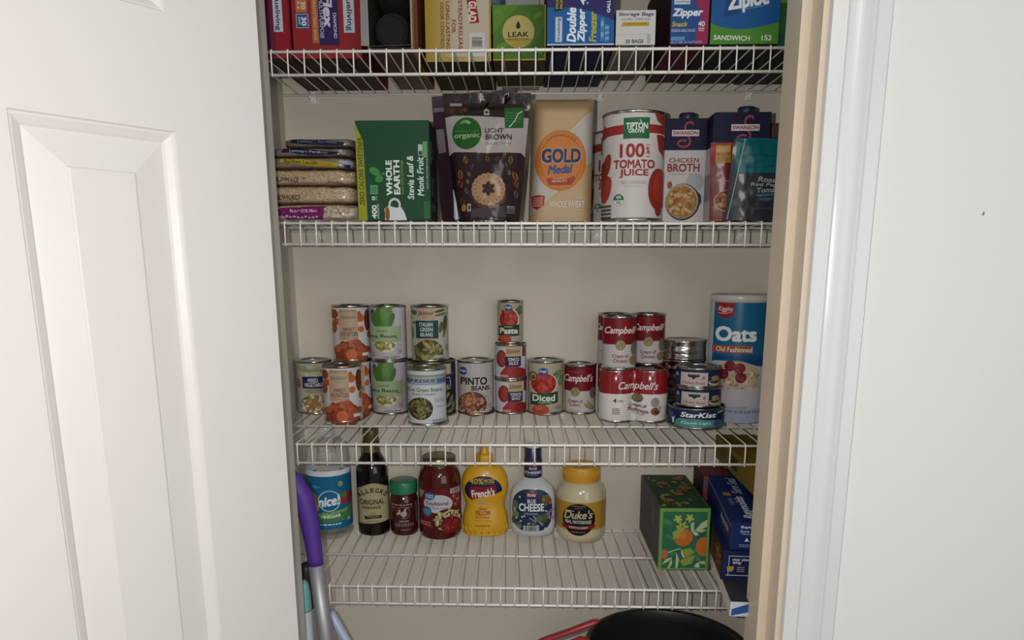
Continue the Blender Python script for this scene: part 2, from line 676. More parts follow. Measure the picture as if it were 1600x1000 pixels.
lab_sh = ['topmost white wire shelf, full of bag and wrap cartons', 'second white wire shelf from the top, with pouches and cartons',
          'third white wire shelf from the top, with the food cans', 'lowest white wire shelf, with the sauce bottles and jars']
wire_me = None
rods = {}
for s in range(4):
    n0 = math.ceil((XL + .006 - SX0[s]) / P)
    n1 = math.floor((XR - .006 - SX0[s]) / P)
    sh = thing('wire_shelf', lab_sh[s], 'shelf', (SX0[s], 0, SZ[s]), 0, 'wire shelves in the pantry closet')
    sh.rotation_euler = (0, -STL[s], 0)
    xa, xb = XL + .002 - SX0[s], XR - .002 - SX0[s]
    for nm, y, z in (('front_rod', 0, 0), ('lip_rod', .0012, -LIP), ('middle_rod', MIDY, 0), ('back_rod', DEPTH, 0)):
        b = MB()
        b.tube([(xa, y, z), (xb, y, z)], RR, WIRE, 10)
        b.build(nm, sh)
    for i in range(n0, n1 + 1):
        if wire_me is None:
            b = MB()
            h = RR + RW * .7
            pth = [(0, DEPTH + .001, h)] + [(0, DEPTH - .02 * k, h) for k in range(1, 14)] + \
                  [(0, .001, h), (0, -.0022, h - .0007), (0, -RR - RW * .6, h - .003), (0, -RR - RW * .6, -LIP * .5), (0, -RR - RW * .5, -LIP - .003)]
            b.tube(pth, RW, WIRE, 6)
            o = b.build('deck_wire', sh)
            wire_me = o.data
        else:
            o = bpy.data.objects.new('deck_wire', wire_me)
            COL.objects.link(o)
            o.parent = sh
        o.location = (i * P, 0, 0)
    for cx in ((-.0178, .5355, .8173) if s < 2 else (.160, .47, .77) if s == 2 else (.03, .46, .80)):
        b = MB()
        b.box(-.006, .006, DEPTH + .0005, YB - .0002, -.016, .006, WIRE, bevel=.0012)
        b.tube([(-.0045, DEPTH - .0045, -.001), (-.0045, DEPTH - .004, -.004), (-.0045, DEPTH, -.0055), (-.0045, DEPTH + .004, -.004)], .0022, WIRE, 8)
        b.tube([(.0045, DEPTH - .0045, -.001), (.0045, DEPTH - .004, -.004), (.0045, DEPTH, -.0055), (.0045, DEPTH + .004, -.004)], .0022, WIRE, 8)
        b.lathe([(.0035, 0), (.003, .002), (.0005, .0025)], WIRE, 12)
        for v in b.bm.verts[-36:]:
            v.co = Vector((v.co.x, DEPTH - .001 - v.co.z + .001, -.0125 + v.co.y))
        o = b.build('wall_clip', sh)
        o.location = (cx - SX0[s], 0, 0)


# ================================================================== tins on the third shelf
def tin(name, label, cat, x, y, z, r, h, lab=None, group=None, dr=0.0, top=None, body=None, easy=False, rough=.45):
    """a tin: steel body with rolled rims, a pressed lid, and its printed paper wrap"""
    t = thing(name, label, cat, (x, y, z), facing(x, y) + dr, group)
    b = MB()
    q = .0016
    b.lathe([(r - .004, .0022), (r - .0015, .0), (r - .0002, .0004), (r, .0016), (r - .0002, .003), (r - q, .004), (r - q, h - .004),
             (r - .0002, h - .003), (r, h - .0016), (r - .0004, h), (r - .0014, h - .0003), (r - .0022, h - .004)],
            body or STEEL, 48, cap0=True, cap1=False)
    b.build('tin_body', t)
    b = MB()
    b.lathe([(r - .0022, h - .004), (r - .005, h - .0042), (r - .006, h - .0032), (r - .009, h - .0032), (r - .010, h - .004),
             (r * .55, h - .0040), (r * .5, h - .0034), (r * .4, h - .0034), (r * .36, h - .004), (.001, h - .004)],
            top or STEEL, 40, cap0=False)
    b.build('lid', t)
    if lab:
        lab.build('paper_label', on_cyl(r - q + .00005), t, step=.0035, rough=rough)
    return t


def wrap(l, r, t, b, rad, h, base, z0=.0045, z1=.0045):
    """label for a tin whose outline was measured as l..r, t..b"""
    R = rad - .0016
    L = Lab(l, r, t, b, 2 * rad, h, R)
    vs = [(-pi * R, z0), (pi * R, z0), (pi * R, h - z1), (-pi * R, h - z1)]
    L.raw(vs, [(0, 1, 2, 3)], base)
    return L


def micro(L, x0, y0, x1, y1, c, rows=2, seed=1):
    """fine print too small to read: broken hairlines"""
    rnd = random.Random(seed)
    hh = (y1 - y0) / rows
    for k in range(rows):
        x = x0
        while x < x1 - 1:
            w = rnd.uniform(.06, .2) * (x1 - x0)
            L.rect(x, y0 + hh * (k + .25), min(x + w, x1), y0 + hh * (k + .7), c)
            x += w + .04 * (x1 - x0)
    return L


def script(L, x0, y0, x1, y1, c, w=3, n=6):
    """an unreadable handwritten flourish"""
    pts = []
    for i in range(n * 8 + 1):
        t = i / (n * 8)
        pts.append((x0 + (x1 - x0) * t + (x1 - x0) * .02 * sin(t * n * 2 * pi), (y0 + y1) / 2 + (y1 - y0) * .45 * sin(t * n * 2 * pi + .6) * (1 - .5 * t)))
    return L.stroke(pts, w, c)


TAN, ORG = 'b49a80', ['9c4a34', 'ad5a3c', '8c3e2e', 'a85238', 'b8663f']
D3 = lambda x: deck(2, x)
RC, HC = .0374, .1085


def lab_sweet():
    L = wrap(313, 572, 497, 908, RC, HC, 'b9b9bb')
    for x, y, rx, ry, c in ((330, 560, 24, 34, '9a4a35'), (345, 615, 26, 24, 'bd6238'), (325, 660, 20, 40, 'a85a3c'), (505, 590, 30, 30, 'c4713f'),
                            (500, 570, 14, 34, 'b4603a'), (555, 610, 22, 80, '7a3a30'), (508, 672, 22, 24, 'c86f3a'), (562, 720, 12, 30, 'c66a38')):
        L.ell(x, y, rx, ry, c)
    L.rect(356, 545, 488, 755, TAN)
    L.poly([(356, 545), (366, 525), (478, 525), (488, 545)], 'a58c72')
    script(L, 368, 565, 478, 600, '74806a', 5, 7)
    micro(L, 400, 610, 450, 618, '8a7a68', 1)
    L.text('SWEET', 385, 658, 462, 686, '3a2a22', .0)
    L.text('POTATOES', 368, 692, 482, 724, '3a2a22', .0)
    micro(L, 372, 733, 480, 742, '8a725c', 1)
    L.ell(440, 850, 112, 95, '8f3f28')
    L.rect(328, 850, 552, 893, '9a4630')
    L.blobs(440, 830, 104, 62, 34, 30, 24, ORG, 4)
    L.ell(435, 862, 38, 38, 'cf7440')
    L.ell(435, 862, 30, 30, 'c9683a')
    L.rect(356, 865, 392, 885, '8a3e30')
    L.rect(508, 850, 552, 872, 'c9c2bd')
    L.poly([(548, 770), (572, 700), (580, 895), (552, 895), (566, 830)], 'b0bac2')
    return L


sw = lab_sweet()
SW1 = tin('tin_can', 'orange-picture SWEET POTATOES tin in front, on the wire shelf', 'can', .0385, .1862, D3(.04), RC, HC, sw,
          'sweet potato tins', top=SHADED_STEEL)


def copy_tin(src, label, x, y, z, dr=0.0, group=None):
    r = src.copy()
    COL.objects.link(r)
    r.location = (x, y, z)
    r.rotation_euler = (0, 0, facing(x, y) + dr)
    r['label'] = label
    if group:
        r['group'] = group
    for ch in list(src.children):
        c = ch.copy()
        COL.objects.link(c)
        c.parent = r
    return r


copy_tin(SW1, 'SWEET POTATOES tin hidden behind the front one, carrying another tin', .0415, .2622, D3(.04), .35)
copy_tin(SW1, 'SWEET POTATOES tin on top of its stack, beside the upper lima beans', .0424, .2618, D3(.04) + HC + .0002, .04)

# mixed vegetables
L = wrap(112, 362, 480, 858, .0360, .1075, 'a5a49c')
L.blobs(230, 560, 110, 50, 14, 18, 22, ['b4ac86', 'a59a78', '8f9a70', 'bdb592'], 3)
L.ell(135, 640, 18, 34, '9c6a50')
script(L, 185, 530, 300, 560, '77764e', 5, 6)
L.rect(164, 588, 330, 672, '27294a')
L.text('MIXED', 205, 601, 275, 628, 'c9c9cd', .006)
L.text('VEGETABLES', 178, 633, 322, 660, 'c9c9cd', .006)
L.ell(260, 690, 80, 18, '9d8a6c')
L.ell(245, 790, 105, 72, '7d7048')
L.blobs(245, 785, 98, 68, 110, 12, 9, ['b9ae88', 'b0683f', '8a8c4a', 'c5bfa4', '9a8a52', 'a35a38', 'c9c0a0', 'a09a5a'], 8)
tin('tin_can', 'MIXED VEGETABLES tin with navy band, leftmost on the shelf', 'can', -.0375, .2625, D3(-.04), .0360, .1075, L, dr=-.12)

# lima beans
L = wrap(620, 868, 495, 858, RC, HC, 'aaa5ab')
L.rect(800, 500, 860, 860, 'b3afb6')
L.ell(650, 545, 14, 26, '2f3560')
for x, y, w, h, a in ((700, 575, 36, 70, -.1), (745, 560, 40, 80, .1), (775, 590, 18, 50, .35), (668, 590, 26, 56, -.3), (725, 545, 22, 50, 0)):
    L.ell(x, y, w, h, {36: '52803c', 40: '5d8a45', 18: '4a7838', 26: '4d7a3a', 22: '6c9750'}[w], rot=a)
L.rect(630, 630, 836, 735, '97ab84')
L.text('GREEN', 672, 655, 745, 668, '46583a', .0)
L.text('Lima Beans.', 596, 680, 815, 712, '35552f', .012)
L.ell(725, 752, 84, 48, 'c4c2b2')
L.rect(632, 706, 800, 735, '97ab84')
L.blobs(725, 755, 66, 32, 46, 12, 8, ['8f8a4a', 'a39c5c', '7d7a40', 'b0a868'], 5)
L.rect(806, 748, 832, 812, '94808a')
L.rect(809, 752, 829, 808, 'b3aab0')
L.text('G', 812, 780, 828, 804, '8a4a55', .0)
micro(L, 715, 826, 820, 838, '5a5560', 1, 5)
micro(L, 640, 800, 660, 830, '77717c', 2, 6)
LM = tin('tin_can', 'pale green-banded LIMA BEANS tin on the wire shelf, lower of two', 'can', .1175, .2622, D3(.12), RC, HC, L, 'lima bean tins', top=SHADED_STEEL, dr=-.10)
copy_tin(LM, 'LIMA BEANS tin stacked on top of another lima beans tin', .1172, .2622, D3(.12) + HC + .0002, -.06)

# big navy tin, with the Italian green beans on it and the lakeside tin before it
L = wrap(57, 430, 470, 905, .0495, .1095, '2a2d55')
L.rect(60, 490, 396, 570, 'b5ac84')
L.rect(60, 566, 410, 574, '8f8a70')
L.text('BEANS', 268, 655, 376, 700, 'c2b67c', .012)
L.stroke([(345, 600), (385, 595), (392, 640), (380, 700)], 5, 'b9b9a8')
L.ell(380, 790, 60, 100, '232820')
for x, y, a in ((360, 740, .9), (395, 770, 1.2), (375, 810, .6), (408, 820, 1.4), (390, 860, .4)):
    L.ell(x, y, 34, 14, '5e6a4c', rot=-a)
    L.ell(x + 5, y + 6, 30, 5, '8c9476', rot=-a)
tin('tin_can', 'wide navy and yellow beans tin behind the white green beans tin', 'can', .2032, .2485, D3(.2), .0495, .1095, L, top=SHADED_STEEL, body=SHADED_STEEL)

L = wrap(90, 372, 60, 470, RC, .1080, 'a9aaa2')
for x, y, rx, ry, c, a in ((120, 110, 26, 18, '59694a', .3), (310, 100, 40, 10, '4e6238', -.2), (318, 126, 44, 9, '6b7d4a', -.2), (350, 200, 16, 70, '4c5c3a', .1),
                           (318, 220, 14, 44, '5c6e4c', .2), (105, 260, 12, 46, '7d8a6e', 0), (345, 260, 10, 36, '6a7a54', .3), (118, 185, 14, 12, '6a7a58', 0)):
    L.ell(x, y, rx, ry, c, rot=a)
L.rect(140, 78, 274, 165, TAN)
script(L, 150, 95, 262, 135, '5d4c3a', 5, 7)
micro(L, 180, 142, 235, 152, '7a624c', 1)
L.rect(130, 168, 298, 300, '1f4a4c')
for i, w in enumerate(('ITALIAN', 'GREEN', 'BEANS')):
    L.text(w, 158 + i * 3, 182 + i * 37, 257, 211 + i * 37, 'bfc9c3', .004)
L.rect(142, 300, 285, 340, TAN)
micro(L, 190, 315, 225, 325, '8a6f58', 1)
L.ell(222, 400, 108, 92, '4b4630')
L.rect(122, 400, 330, 455, '57543a')
L.blobs(222, 395, 96, 60, 26, 34, 13, ['8b8450', '757040', '9a9460', '6a6638', 'a29a66'], 6)
L.rect(262, 424, 326, 446, 'a5a595')
L.bars(346, 340, 366, 405, '3a3d3a', 'b3b3ad', vert=False)
tin('tin_can', 'ITALIAN GREEN BEANS tin with teal band, on the wide navy tin', 'can', .2030, .2480, D3(.2) + .1097, RC, .1080, L, dr=-.02)

L = wrap(62, 357, 530, 965, .0378, .1075, 'b3b7bb')
L.rect(55, 578, 360, 592, '7f9279')
L.rect(55, 592, 360, 606, '97a48e')
L.rect(55, 606, 360, 640, '5c6c96')
L.rect(55, 640, 360, 652, '8592b4')
L.rect(94, 602, 283, 640, 'aeb4bc')
L.rect(97, 605, 280, 637, '8f9aa6')
L.text('LAKESIDE', 66, 607, 276, 635, '2c3440', .004)
L.text('Cut Green Beans.', 66, 676, 330, 704, '4d6b44', .006)
L.text('Ejotes Cortados', 100, 712, 272, 737, '5d7a58', .004)
micro(L, 265, 755, 330, 788, '7d8f90', 3, 4)
micro(L, 275, 816, 330, 830, '7b85a5', 1)
L.ell(165, 835, 92, 86, 'c2c4c2')
L.ell(160, 833, 92, 86, '3a3524')
L.blobs(160, 833, 74, 68, 54, 27, 6.5, ['6d6940', '7f7a4c', '5b5834', '8c8756'], 9)
micro(L, 245, 915, 335, 950, '4a4f55', 2, 7)
tin('tin_can', 'white LAKESIDE cut green beans tin standing forward on the shelf', 'can', .2066, .1605, D3(.2), .0378, .1075, L)

# pinto beans
L = wrap(115, 375, 500, 897, RC, HC, 'a8a5a4')
rnd = random.Random(5)
for i in range(7):
    x = 130 + i * 38
    L.rect(x, 520, x + 2, 890, '989493')
    L.ell(x + 14, 600 + rnd.uniform(-40, 200), 3, 8, '8a8580')
L.ell(157, 573, 27, 30, '2f4a86')
L.text('Kroger', 136, 562, 179, 584, 'c5ccd6', .01, .25)
L.text('PINTO', 139, 618, 326, 674, '241f1f', .022)
L.text('BEANS', 214, 680, 342, 715, '2c2626', .018)
L.ell(222, 815, 100, 92, '5d3a2c')
L.blobs(218, 812, 88, 80, 85, 13, 9.5, ['a87058', '95604a', 'b57f64', '8a5442', 'c08d70'], 7)
for x, y in ((320, 760), (340, 700), (352, 850)):
    L.stroke([(x - 14, y), (x + 14, y + 5)], 4, '77706e')
L.rect(328, 815, 350, 842, '8d8988')
micro(L, 330, 818, 348, 840, 'b0acac', 3)
L.poly([(300, 890), (375, 850), (380, 897), (300, 897)], '5a2f38')
micro(L, 222, 862, 300, 882, 'cabfb8', 1, 4)
tin('tin_can', 'grey-labelled PINTO BEANS tin with round blue badge', 'can', .2918, .2622, D3(.29), RC, HC, L, dr=.02)

# tomato sauce pair and the paste tin
RS, HS = .0328, .0705
L = wrap(380, 605, 640, 893, RS, HS, 'b1b3b8')
L.ell(440, 745, 40, 62, '8c3030')
L.ell(448, 740, 28, 50, 'a2433c')
L.poly([(430, 850), (470, 800), (560, 800), (600, 840), (604, 893), (425, 893)], 'a03a36')
L.ell(560, 850, 48, 44, '8f2c2c')
L.rect(585, 650, 606, 745, '8c3230')
L.rect(584, 730, 606, 790, 'b9bcc2')
L.rect(472, 655, 576, 730, TAN)
script(L, 480, 672, 566, 712, '5d5644', 4, 6)
L.rect(468, 728, 576, 800, '27294a')
L.text('TOMATO', 487, 737, 566, 762, 'c6c6cc', .006)
L.text('SAUCE', 496, 765, 560, 788, 'c6c6cc', .006)
micro(L, 412, 858, 490, 876, 'd5d0d0', 2, 3)
SA = tin('tin_can', 'small TOMATO SAUCE tin at the bottom of the three-tin tower', 'can', .3633, .2660, D3(.36), RS, HS, L, 'tomato sauce tins', dr=.03)
copy_tin(SA, 'small TOMATO SAUCE tin in the middle, under the paste tin', .3630, .2660, D3(.36) + HS + .0002, -.12)

L = wrap(390, 580, 88, 382, .0266, .0845, 'a49c8a')
L.ell(548, 160, 26, 30, '5c6f4a', rot=.5)
L.ell(560, 140, 14, 22, '6f8258', rot=-.4)
L.ell(477, 215, 76, 78, 'bdb4a4')
L.ell(474, 215, 68, 70, 'a03328')
L.blobs(474, 200, 54, 44, 18, 24, 9, ['b3463a', '922a22', 'bd5a4a', 'a83c30'], 3)
L.poly([(400, 262), (478, 252), (552, 252), (552, 325), (480, 332), (400, 328)], '22462f')
L.text('Paste', 410, 272, 542, 313, 'cfcfc6', .022)
micro(L, 440, 262, 500, 270, 'bfc4ba', 1)
L.ell(447, 355, 48, 36, 'b0442c')
L.ell(440, 345, 24, 14, 'c05c40')
L.stroke([(430, 352), (450, 340), (470, 352)], 4, '5a6a34')
L.ell(470, 134, 30, 20, '2c4c8c')
L.text('Kroger', 446, 125, 494, 144, 'c3ccd8', .01, .25)
micro(L, 500, 366, 570, 378, '6a6458', 1)
tin('tin_can', 'narrow tomato PASTE tin crowning the three-tin tower', 'can', .3627, .2655, D3(.36) + 2 * HS + .0004, .0266, .0845, L)

# diced tomatoes
L = wrap(608, 865, 505, 903, .0371, .1085, 'a79f8c')
L.rect(606, 505, 622, 903, '928b7a')
for x, y, rx, ry, a in ((812, 610, 40, 20, -.9), (830, 590, 26, 14, -.4), (800, 640, 20, 34, .3), (845, 650, 14, 40, .1)):
    L.ell(x, y, rx, ry, '5e7a4c', rot=a)
    L.ell(x, y, rx * .6, ry * .5, '82986a', rot=a)
L.ell(727, 672, 98, 84, 'c3bcae')
L.ell(724, 670, 90, 80, '9c2f28')
L.blobs(724, 668, 78, 66, 70, 15, 12, ['b53c32', 'a53028', 'c24c40', '942620', 'ba4438'], 12)
L.ell(652, 620, 30, 38, '3f4a2c')
L.ell(652, 620, 23, 30, 'a08a6a')
L.ell(654, 626, 14, 16, '8e3a2a')
L.ell(722, 580, 34, 26, '2c4c8c')
L.text('Kroger', 694, 568, 750, 593, 'c6cfda', .01, .25)
L.poly([(632, 740), (720, 742), (825, 728), (825, 812), (720, 828), (632, 828)], '23502f')
L.text('Diced', 648, 750, 806, 800, 'd0d2ca', .02)
L.text('TOMATOES', 684, 805, 782, 815, 'b9c2b6', .0)
L.ell(706, 865, 60, 42, 'b24a32')
L.ell(692, 850, 28, 18, 'c2624a')
for a in (-.9, -.3, .3, .9):
    L.stroke([(706, 882), (706 + 24 * sin(a), 882 - 14 * cos(a))], 5, '596b34')
micro(L, 806, 838, 848, 860, '75705f', 3)
micro(L, 775, 876, 850, 888, '5c574a', 1)
tin('tin_can', 'DICED tomatoes tin with red picture and green band', 'can', .4337, .2625, D3(.43), .0371, .1085, L)

# soup tins
RP, HP = .0330, .1000


def soup(words, extra, l, r, t, b, split, coin):
    L = wrap(l, r, t, b, RP, HP, 'b2aeac')
    R = RP - .0016
    v = L.Y(split)
    L.raw([(-pi * R, v), (pi * R, v), (pi * R, HP - .0045), (-pi * R, HP - .0045)], [(0, 1, 2, 3)], '7c1a22')
    k = (r - l) / 230.0
    cx = (l + r) / 2
    return L, k, cx


L, k, cx = soup('', '', 865, 1095, 528, 897, 722, 0)
L.text('CONDENSED', 895, 575, 1018, 588, '9c4a4e', .0)
L.text("Campbell's", 866, 598, 1075, 668, 'd0c6c4', .006, .32)
L.ell(948, 728, 34, 34, '8a7a58')
L.ell(948, 728, 28, 28, '9c8c6a')
L.stroke([(935, 740), (945, 712), (958, 715), (960, 742)], 5, '6c5e40')
L.ell(1075, 740, 24, 42, '7a6c66')
L.text('Cream of', 898, 783, 1004, 810, '7c2a30', .008)
L.text('Celery', 910, 815, 988, 842, '7c2a30', .008)
L.text('SOUP', 915, 862, 978, 876, '8a8684', .0)
for x, y, a in ((1040, 830, .6), (1052, 820, 1.0), (1062, 836, .7), (1050, 846, .5)):
    L.ell(x, y, 34, 9, '8c8848', rot=a)
    L.ell(x, y - 3, 28, 3, 'b0ac70', rot=a)
micro(L, 872, 862, 893, 872, '8a8684', 1)
tin('tin_can', 'red and white CREAM OF CELERY soup tin, alone beside the diced tomatoes', 'can', .5040, .2662, D3(.5), RP, HP, L)

L, k, cx = soup('', '', 116, 340, 180, 528, 362, 0)
L.text("Campbell's", 132, 245, 362, 305, 'd0c6c4', .006, .32)
L.ell(238, 366, 33, 33, '8a7a58')
L.ell(238, 366, 27, 27, '9c8c6a')
L.stroke([(226, 378), (236, 350), (248, 353), (250, 380)], 5, '6c5e40')
L.ell(326, 390, 20, 44, '7a6c66')
L.ell(322, 465, 26, 30, '92765c')
L.text('Cream of', 185, 424, 292, 448, '7c2a30', .008)
L.text('Chicken', 192, 455, 286, 480, '7c2a30', .008)
L.text('SOUP', 205, 498, 274, 514, '8a8684', .0)
micro(L, 140, 502, 190, 512, '8a8684', 1)
pk = D3(.6)
CC = tin('tin_can', 'CREAM OF CHICKEN soup tin in front, on top of the soup four-pack', 'can', .5715, .1862, pk + .1012, RP, HP, L, 'cream of chicken tins')
copy_tin(CC, 'CREAM OF CHICKEN soup tin at back right on the four-pack', .6365, .2525, pk + .1012, -.05)
copy_tin(CC, 'soup tin at back left on the four-pack, mostly hidden by the front one', .5690, .2530, pk + .1012, -.5)

# shrink-wrapped four-pack of mushroom soup
pack = thing('soup_four_pack', 'shrink-wrapped four-pack of CREAM OF MUSHROOM soup tins', 'soup pack', (.6027, .2195, pk), facing(.6027, .2195) * .4)
RQ = .0324
for ix in (-1, 1):
    for iy in (-1, 1):
        b = MB()
        b.lathe([(RQ - .003, 0), (RQ, .001), (RQ, .004), (RQ - .0015, .005), (RQ - .0015, .095), (RQ, .096), (RQ, .099), (RQ - .001, .1), (RQ - .002, .096), (.001, .096)],
                STEEL, 40)
        o = b.build('tin_can', pack)
        o.location = (ix * RQ, iy * RQ, 0)


def pack_outline(n=160):
    """film stretched round four tins: convex but dipping slightly between them"""
    pts = []
    for i in range(n):
        a = 2 * pi * i / n
        best = 0
        for ix in (-1, 1):
            for iy in (-1, 1):
                cx, cy = ix * RQ, iy * RQ
                d = cx * cos(a) + cy * sin(a)
                q = d * d - (2 * RQ * RQ - (RQ + .0006) ** 2)
                if q > 0:
                    best = max(best, d + sqrt(q))
        pts.append((a, best))
    out = []
    for a, rr in pts:
        x, y = rr * cos(a), rr * sin(a)
        m = 2 * RQ + .0006
        lim = .52 * m                          # film bridges the valley
        if abs(x) < lim * .55:
            y = math.copysign(max(abs(y), m - .011 * (1 - (abs(x) / (lim * .55)) ** 2) ** 1.0 - .006), y)
        if abs(y) < lim * .55:
            x = math.copysign(max(abs(x), m - .011 * (1 - (abs(y) / (lim * .55)) ** 2) - .006), x)
        out.append((x, y))
    return out


OUT = pack_outline()
b = MB()
WHT, REDW = mat('c5c1bf', .2, 0, 1.4, 0, 60, .03), mat('7c1a22', .2, 0, 1.5, 0, 60, .03)
prev = None
levels = [(.0015, .97, WHT), (.006, 1.0, WHT), (.030, 1.0, WHT), (.0555, 1.0, REDW), (.075, 1.0, REDW), (.097, 1.0, REDW), (.1005, .96, REDW), (.1010, .86, REDW)]
rings = [[b.bm.verts.new((x * k, y * k, z)) for x, y in OUT] for z, k, m in levels]
for q in range(len(levels) - 1):
    for i in range(len(OUT)):
        j = (i + 1) % len(OUT)
        f = b.bm.faces.new((rings[q][i], rings[q][j], rings[q + 1][j], rings[q + 1][i]))
        f.smooth = True
        f.material_index = b.mi(levels[q][2])
b.build('printed_film', pack)


def on_pack(u, v, d):
    # front of the outline at x = u
    best = -1e9
    for (x0, y0), (x1, y1) in zip(OUT, OUT[1:] + OUT[:1]):
        if y0 < 0 and y1 < 0 and min(x0, x1) - 1e-9 <= u <= max(x0, x1) + 1e-9 and abs(x1 - x0) > 1e-9:
            t = (u - x0) / (x1 - x0)
            yy = y0 + (y1 - y0) * t
            best = yy if best < -1e8 else min(best, yy)
    if best < -1e8:
        best = -RQ
    return Vector((u, best - d - .0004, v))


L = Lab(100, 555, 530, 880, 4 * RQ, .101)
L.text("Campbell's", 222, 606, 482, 672, 'd2c8c6', .006, .32)
L.text('4', 188, 718, 212, 745, '6a2028', .02)
L.text('CANS', 218, 726, 256, 742, '6a4a4c', .004)
micro(L, 186, 780, 236, 825, '5a4648', 4, 3)
L.ell(350, 715, 36, 30, '6f6049')
L.ell(350, 712, 28, 22, '81725a')
L.text('Cream of', 298, 752, 410, 776, '74262c', .01, 0, -4)
L.text('Mushroom', 290, 782, 424, 808, '74262c', .014, 0, -8)
L.text('SOUP', 318, 808, 400, 828, '8a8684', .0, 0, -10)
L.ell(466, 740, 28, 32, '8f8a82')
L.ell(470, 800, 32, 26, '84503c')
L.ell(478, 806, 16, 12, '5e3428')
L.ell(498, 780, 12, 18, 'a39a8c')
L.build('film_print', on_pack, pack, step=.003, rough=.25)

# plain tins stacked at the back
zz = D3(.7)
for i, nm in enumerate(('lowest', 'second from the bottom', 'third from the bottom', 'topmost')):
    t = thing('unlabelled_tin', f'bare silver tin, {nm} of the plain stack behind the chicken tins', 'can', (.7078, .2475, zz), .3 * i, 'plain silver tins')
    b = MB()
    r, h = .0425, .0375
    b.lathe([(r - .005, .0015), (r - .001, 0), (r, .0012), (r, .003), (r - .0018, .0045), (r - .0016, .010), (r - .0028, .0115), (r - .0016, .013),
             (r - .0016, .024), (r - .0028, .0255), (r - .0016, .027), (r - .0018, h - .005), (r, h - .0035), (r, h - .001), (r - .001, h), (r - .002, h - .003)],
            STEEL, 48, cap1=False)
    b.build('tin_body', t)
    b = MB()
    b.lathe([(r - .002, h - .003), (r - .004, h - .0035), (r - .006, h - .002), (r - .010, h - .002), (r - .012, h - .003), (.001, h - .003)], STEEL, 40, cap0=False)
    b.build('lid', t)
    zz += h + .0002

# tuna and chicken
RT, HT = .0525, .0385
L = wrap(150, 655, 690, 958, RT, HT, '1b2442', .003, .003)
L.rect(150, 708, 655, 745, '20315c')
L.poly([(215, 945), (222, 880), (240, 838), (275, 825), (420, 824), (520, 838), (600, 842), (640, 860), (640, 935), (520, 942), (300, 945)], '4f8f88')
L.text('StarKist', 266, 742, 584, 808, 'd3d5d8', .02, .22)
L.text('Chunk Light', 276, 860, 540, 902, 'b4cfc9', .006)
micro(L, 360, 915, 450, 925, '8ab5ae', 1)
L.ell(186, 790, 22, 34, '39568e')
L.ell(205, 830, 26, 30, '31497c')
L.poly([(192, 835), (216, 825), (212, 900), (202, 910)], 'c0c6cc')
L.ell(595, 880, 36, 46, '35587e')
L.stroke([(565, 880), (600, 850), (628, 880), (600, 915)], 4, '6d8fa8')
L.poly([(592, 735), (648, 716), (650, 738), (594, 756)], 'a9a9ac')
ST = tin('tuna_tin', 'wide navy and teal CHUNK LIGHT tuna tin under two chicken tins', 'can', .7149, .1500, D3(.71), RT, HT, L, body=SHADED_STEEL)

RK, HK = .0422, .0362
L = wrap(207, 640, 318, 516, RK, HK, '222c4c', .0035, .0035)
L.rect(268, 364, 526, 498, 'b3aaa8')
L.poly([(336, 382), (446, 382), (446, 408), (415, 412), (392, 432), (368, 412), (336, 408)], '23282c')
L.rect(345, 388, 437, 396, '4a5450')
L.text('Chicken Breast', 285, 448, 500, 482, '8c3034', .004)
micro(L, 330, 430, 470, 438, '9a7a78', 1)
L.rect(472, 402, 498, 434, 'a58a88')
micro(L, 474, 404, 496, 432, '8a4448', 3)
L.ell(585, 462, 56, 34, 'b0a790')
L.ell(585, 448, 44, 26, '3a3a26')
L.ell(590, 438, 38, 18, 'a58a66')
L.ell(585, 412, 34, 16, 'a08a6c')
L.ell(590, 455, 40, 10, '4b5230')
L.ell(236, 390, 14, 20, '8a98b5')
micro(L, 218, 425, 260, 465, '4a5a86', 3)
z = D3(.71) + HT + .0002
CK = tin('chicken_tin', 'CHICKEN BREAST tin resting directly on the tuna tin', 'can', .7172, .1500, z, RK, HK, L, 'chicken breast tins')
copy_tin(CK, 'CHICKEN BREAST tin on the very top of its stack', .7152, .1500, z + HK + .0002, -.03)

# oats canister
RO, HO = .0571, .2400
t = thing('oats_canister', 'tall round blue OATS canister beside the right door jamb', 'canister', (.8052, .2150, D3(.8)), facing(.8052, .215) - .0)
b = MB()
b.lathe([(RO - .004, 0), (RO - .0006, 0), (RO - .0006, .226)], mat('b8bcc4', .5, 0, 1.3), 56, cap1=False)
b.build('cardboard_tube', t)
b = MB()
b.lathe([(RO - .0004, .2255), (RO + .0004, .2255), (RO + .0006, .237), (RO - .001, .2395), (RO - .003, .24), (RO - .004, .2375), (.002, .2375)], mat('b9b5ae', .3, 0, 1.25), 56)
b.build('lid', t)
L = Lab(825, 1262, 30, 888, 2 * RO, HO, RO)
R = RO
v1 = L.Y(68)
L.raw([(-pi * R, .003), (pi * R, .003), (pi * R, v1), (-pi * R, v1)], [(0, 1, 2, 3)], 'b0b4bd')
L.raw([(R * asin(-.82), L.Y(470)), (pi * R * .8, L.Y(470)), (pi * R * .8, v1), (R * asin(-.82), v1)], [(0, 1, 2, 3)], '1d6a96')
L.poly([(862, 440), (1262, 440), (1262, 520), (1175, 500), (1050, 462), (940, 462), (862, 480)], '1a4a86')
L.rect(862, 430, 1262, 450, '1c528a')
L.poly([(888, 70), (1002, 66), (1000, 170), (960, 184), (905, 176), (880, 150)], 'a32430')
L.text('Kiggins', 892, 106, 992, 148, 'd2b8ba', .008, .2)
L.stroke([(890, 150), (940, 156), (988, 142)], 4, 'd2a8ac')
L.text('Oats', 880, 238, 1164, 338, 'd5d8da', .028)
L.poly([(862, 366), (1142, 362), (1142, 416), (862, 416)], 'a2563a')
L.text('Old Fashioned', 890, 374, 1140, 408, 'd8c9bd', .008)
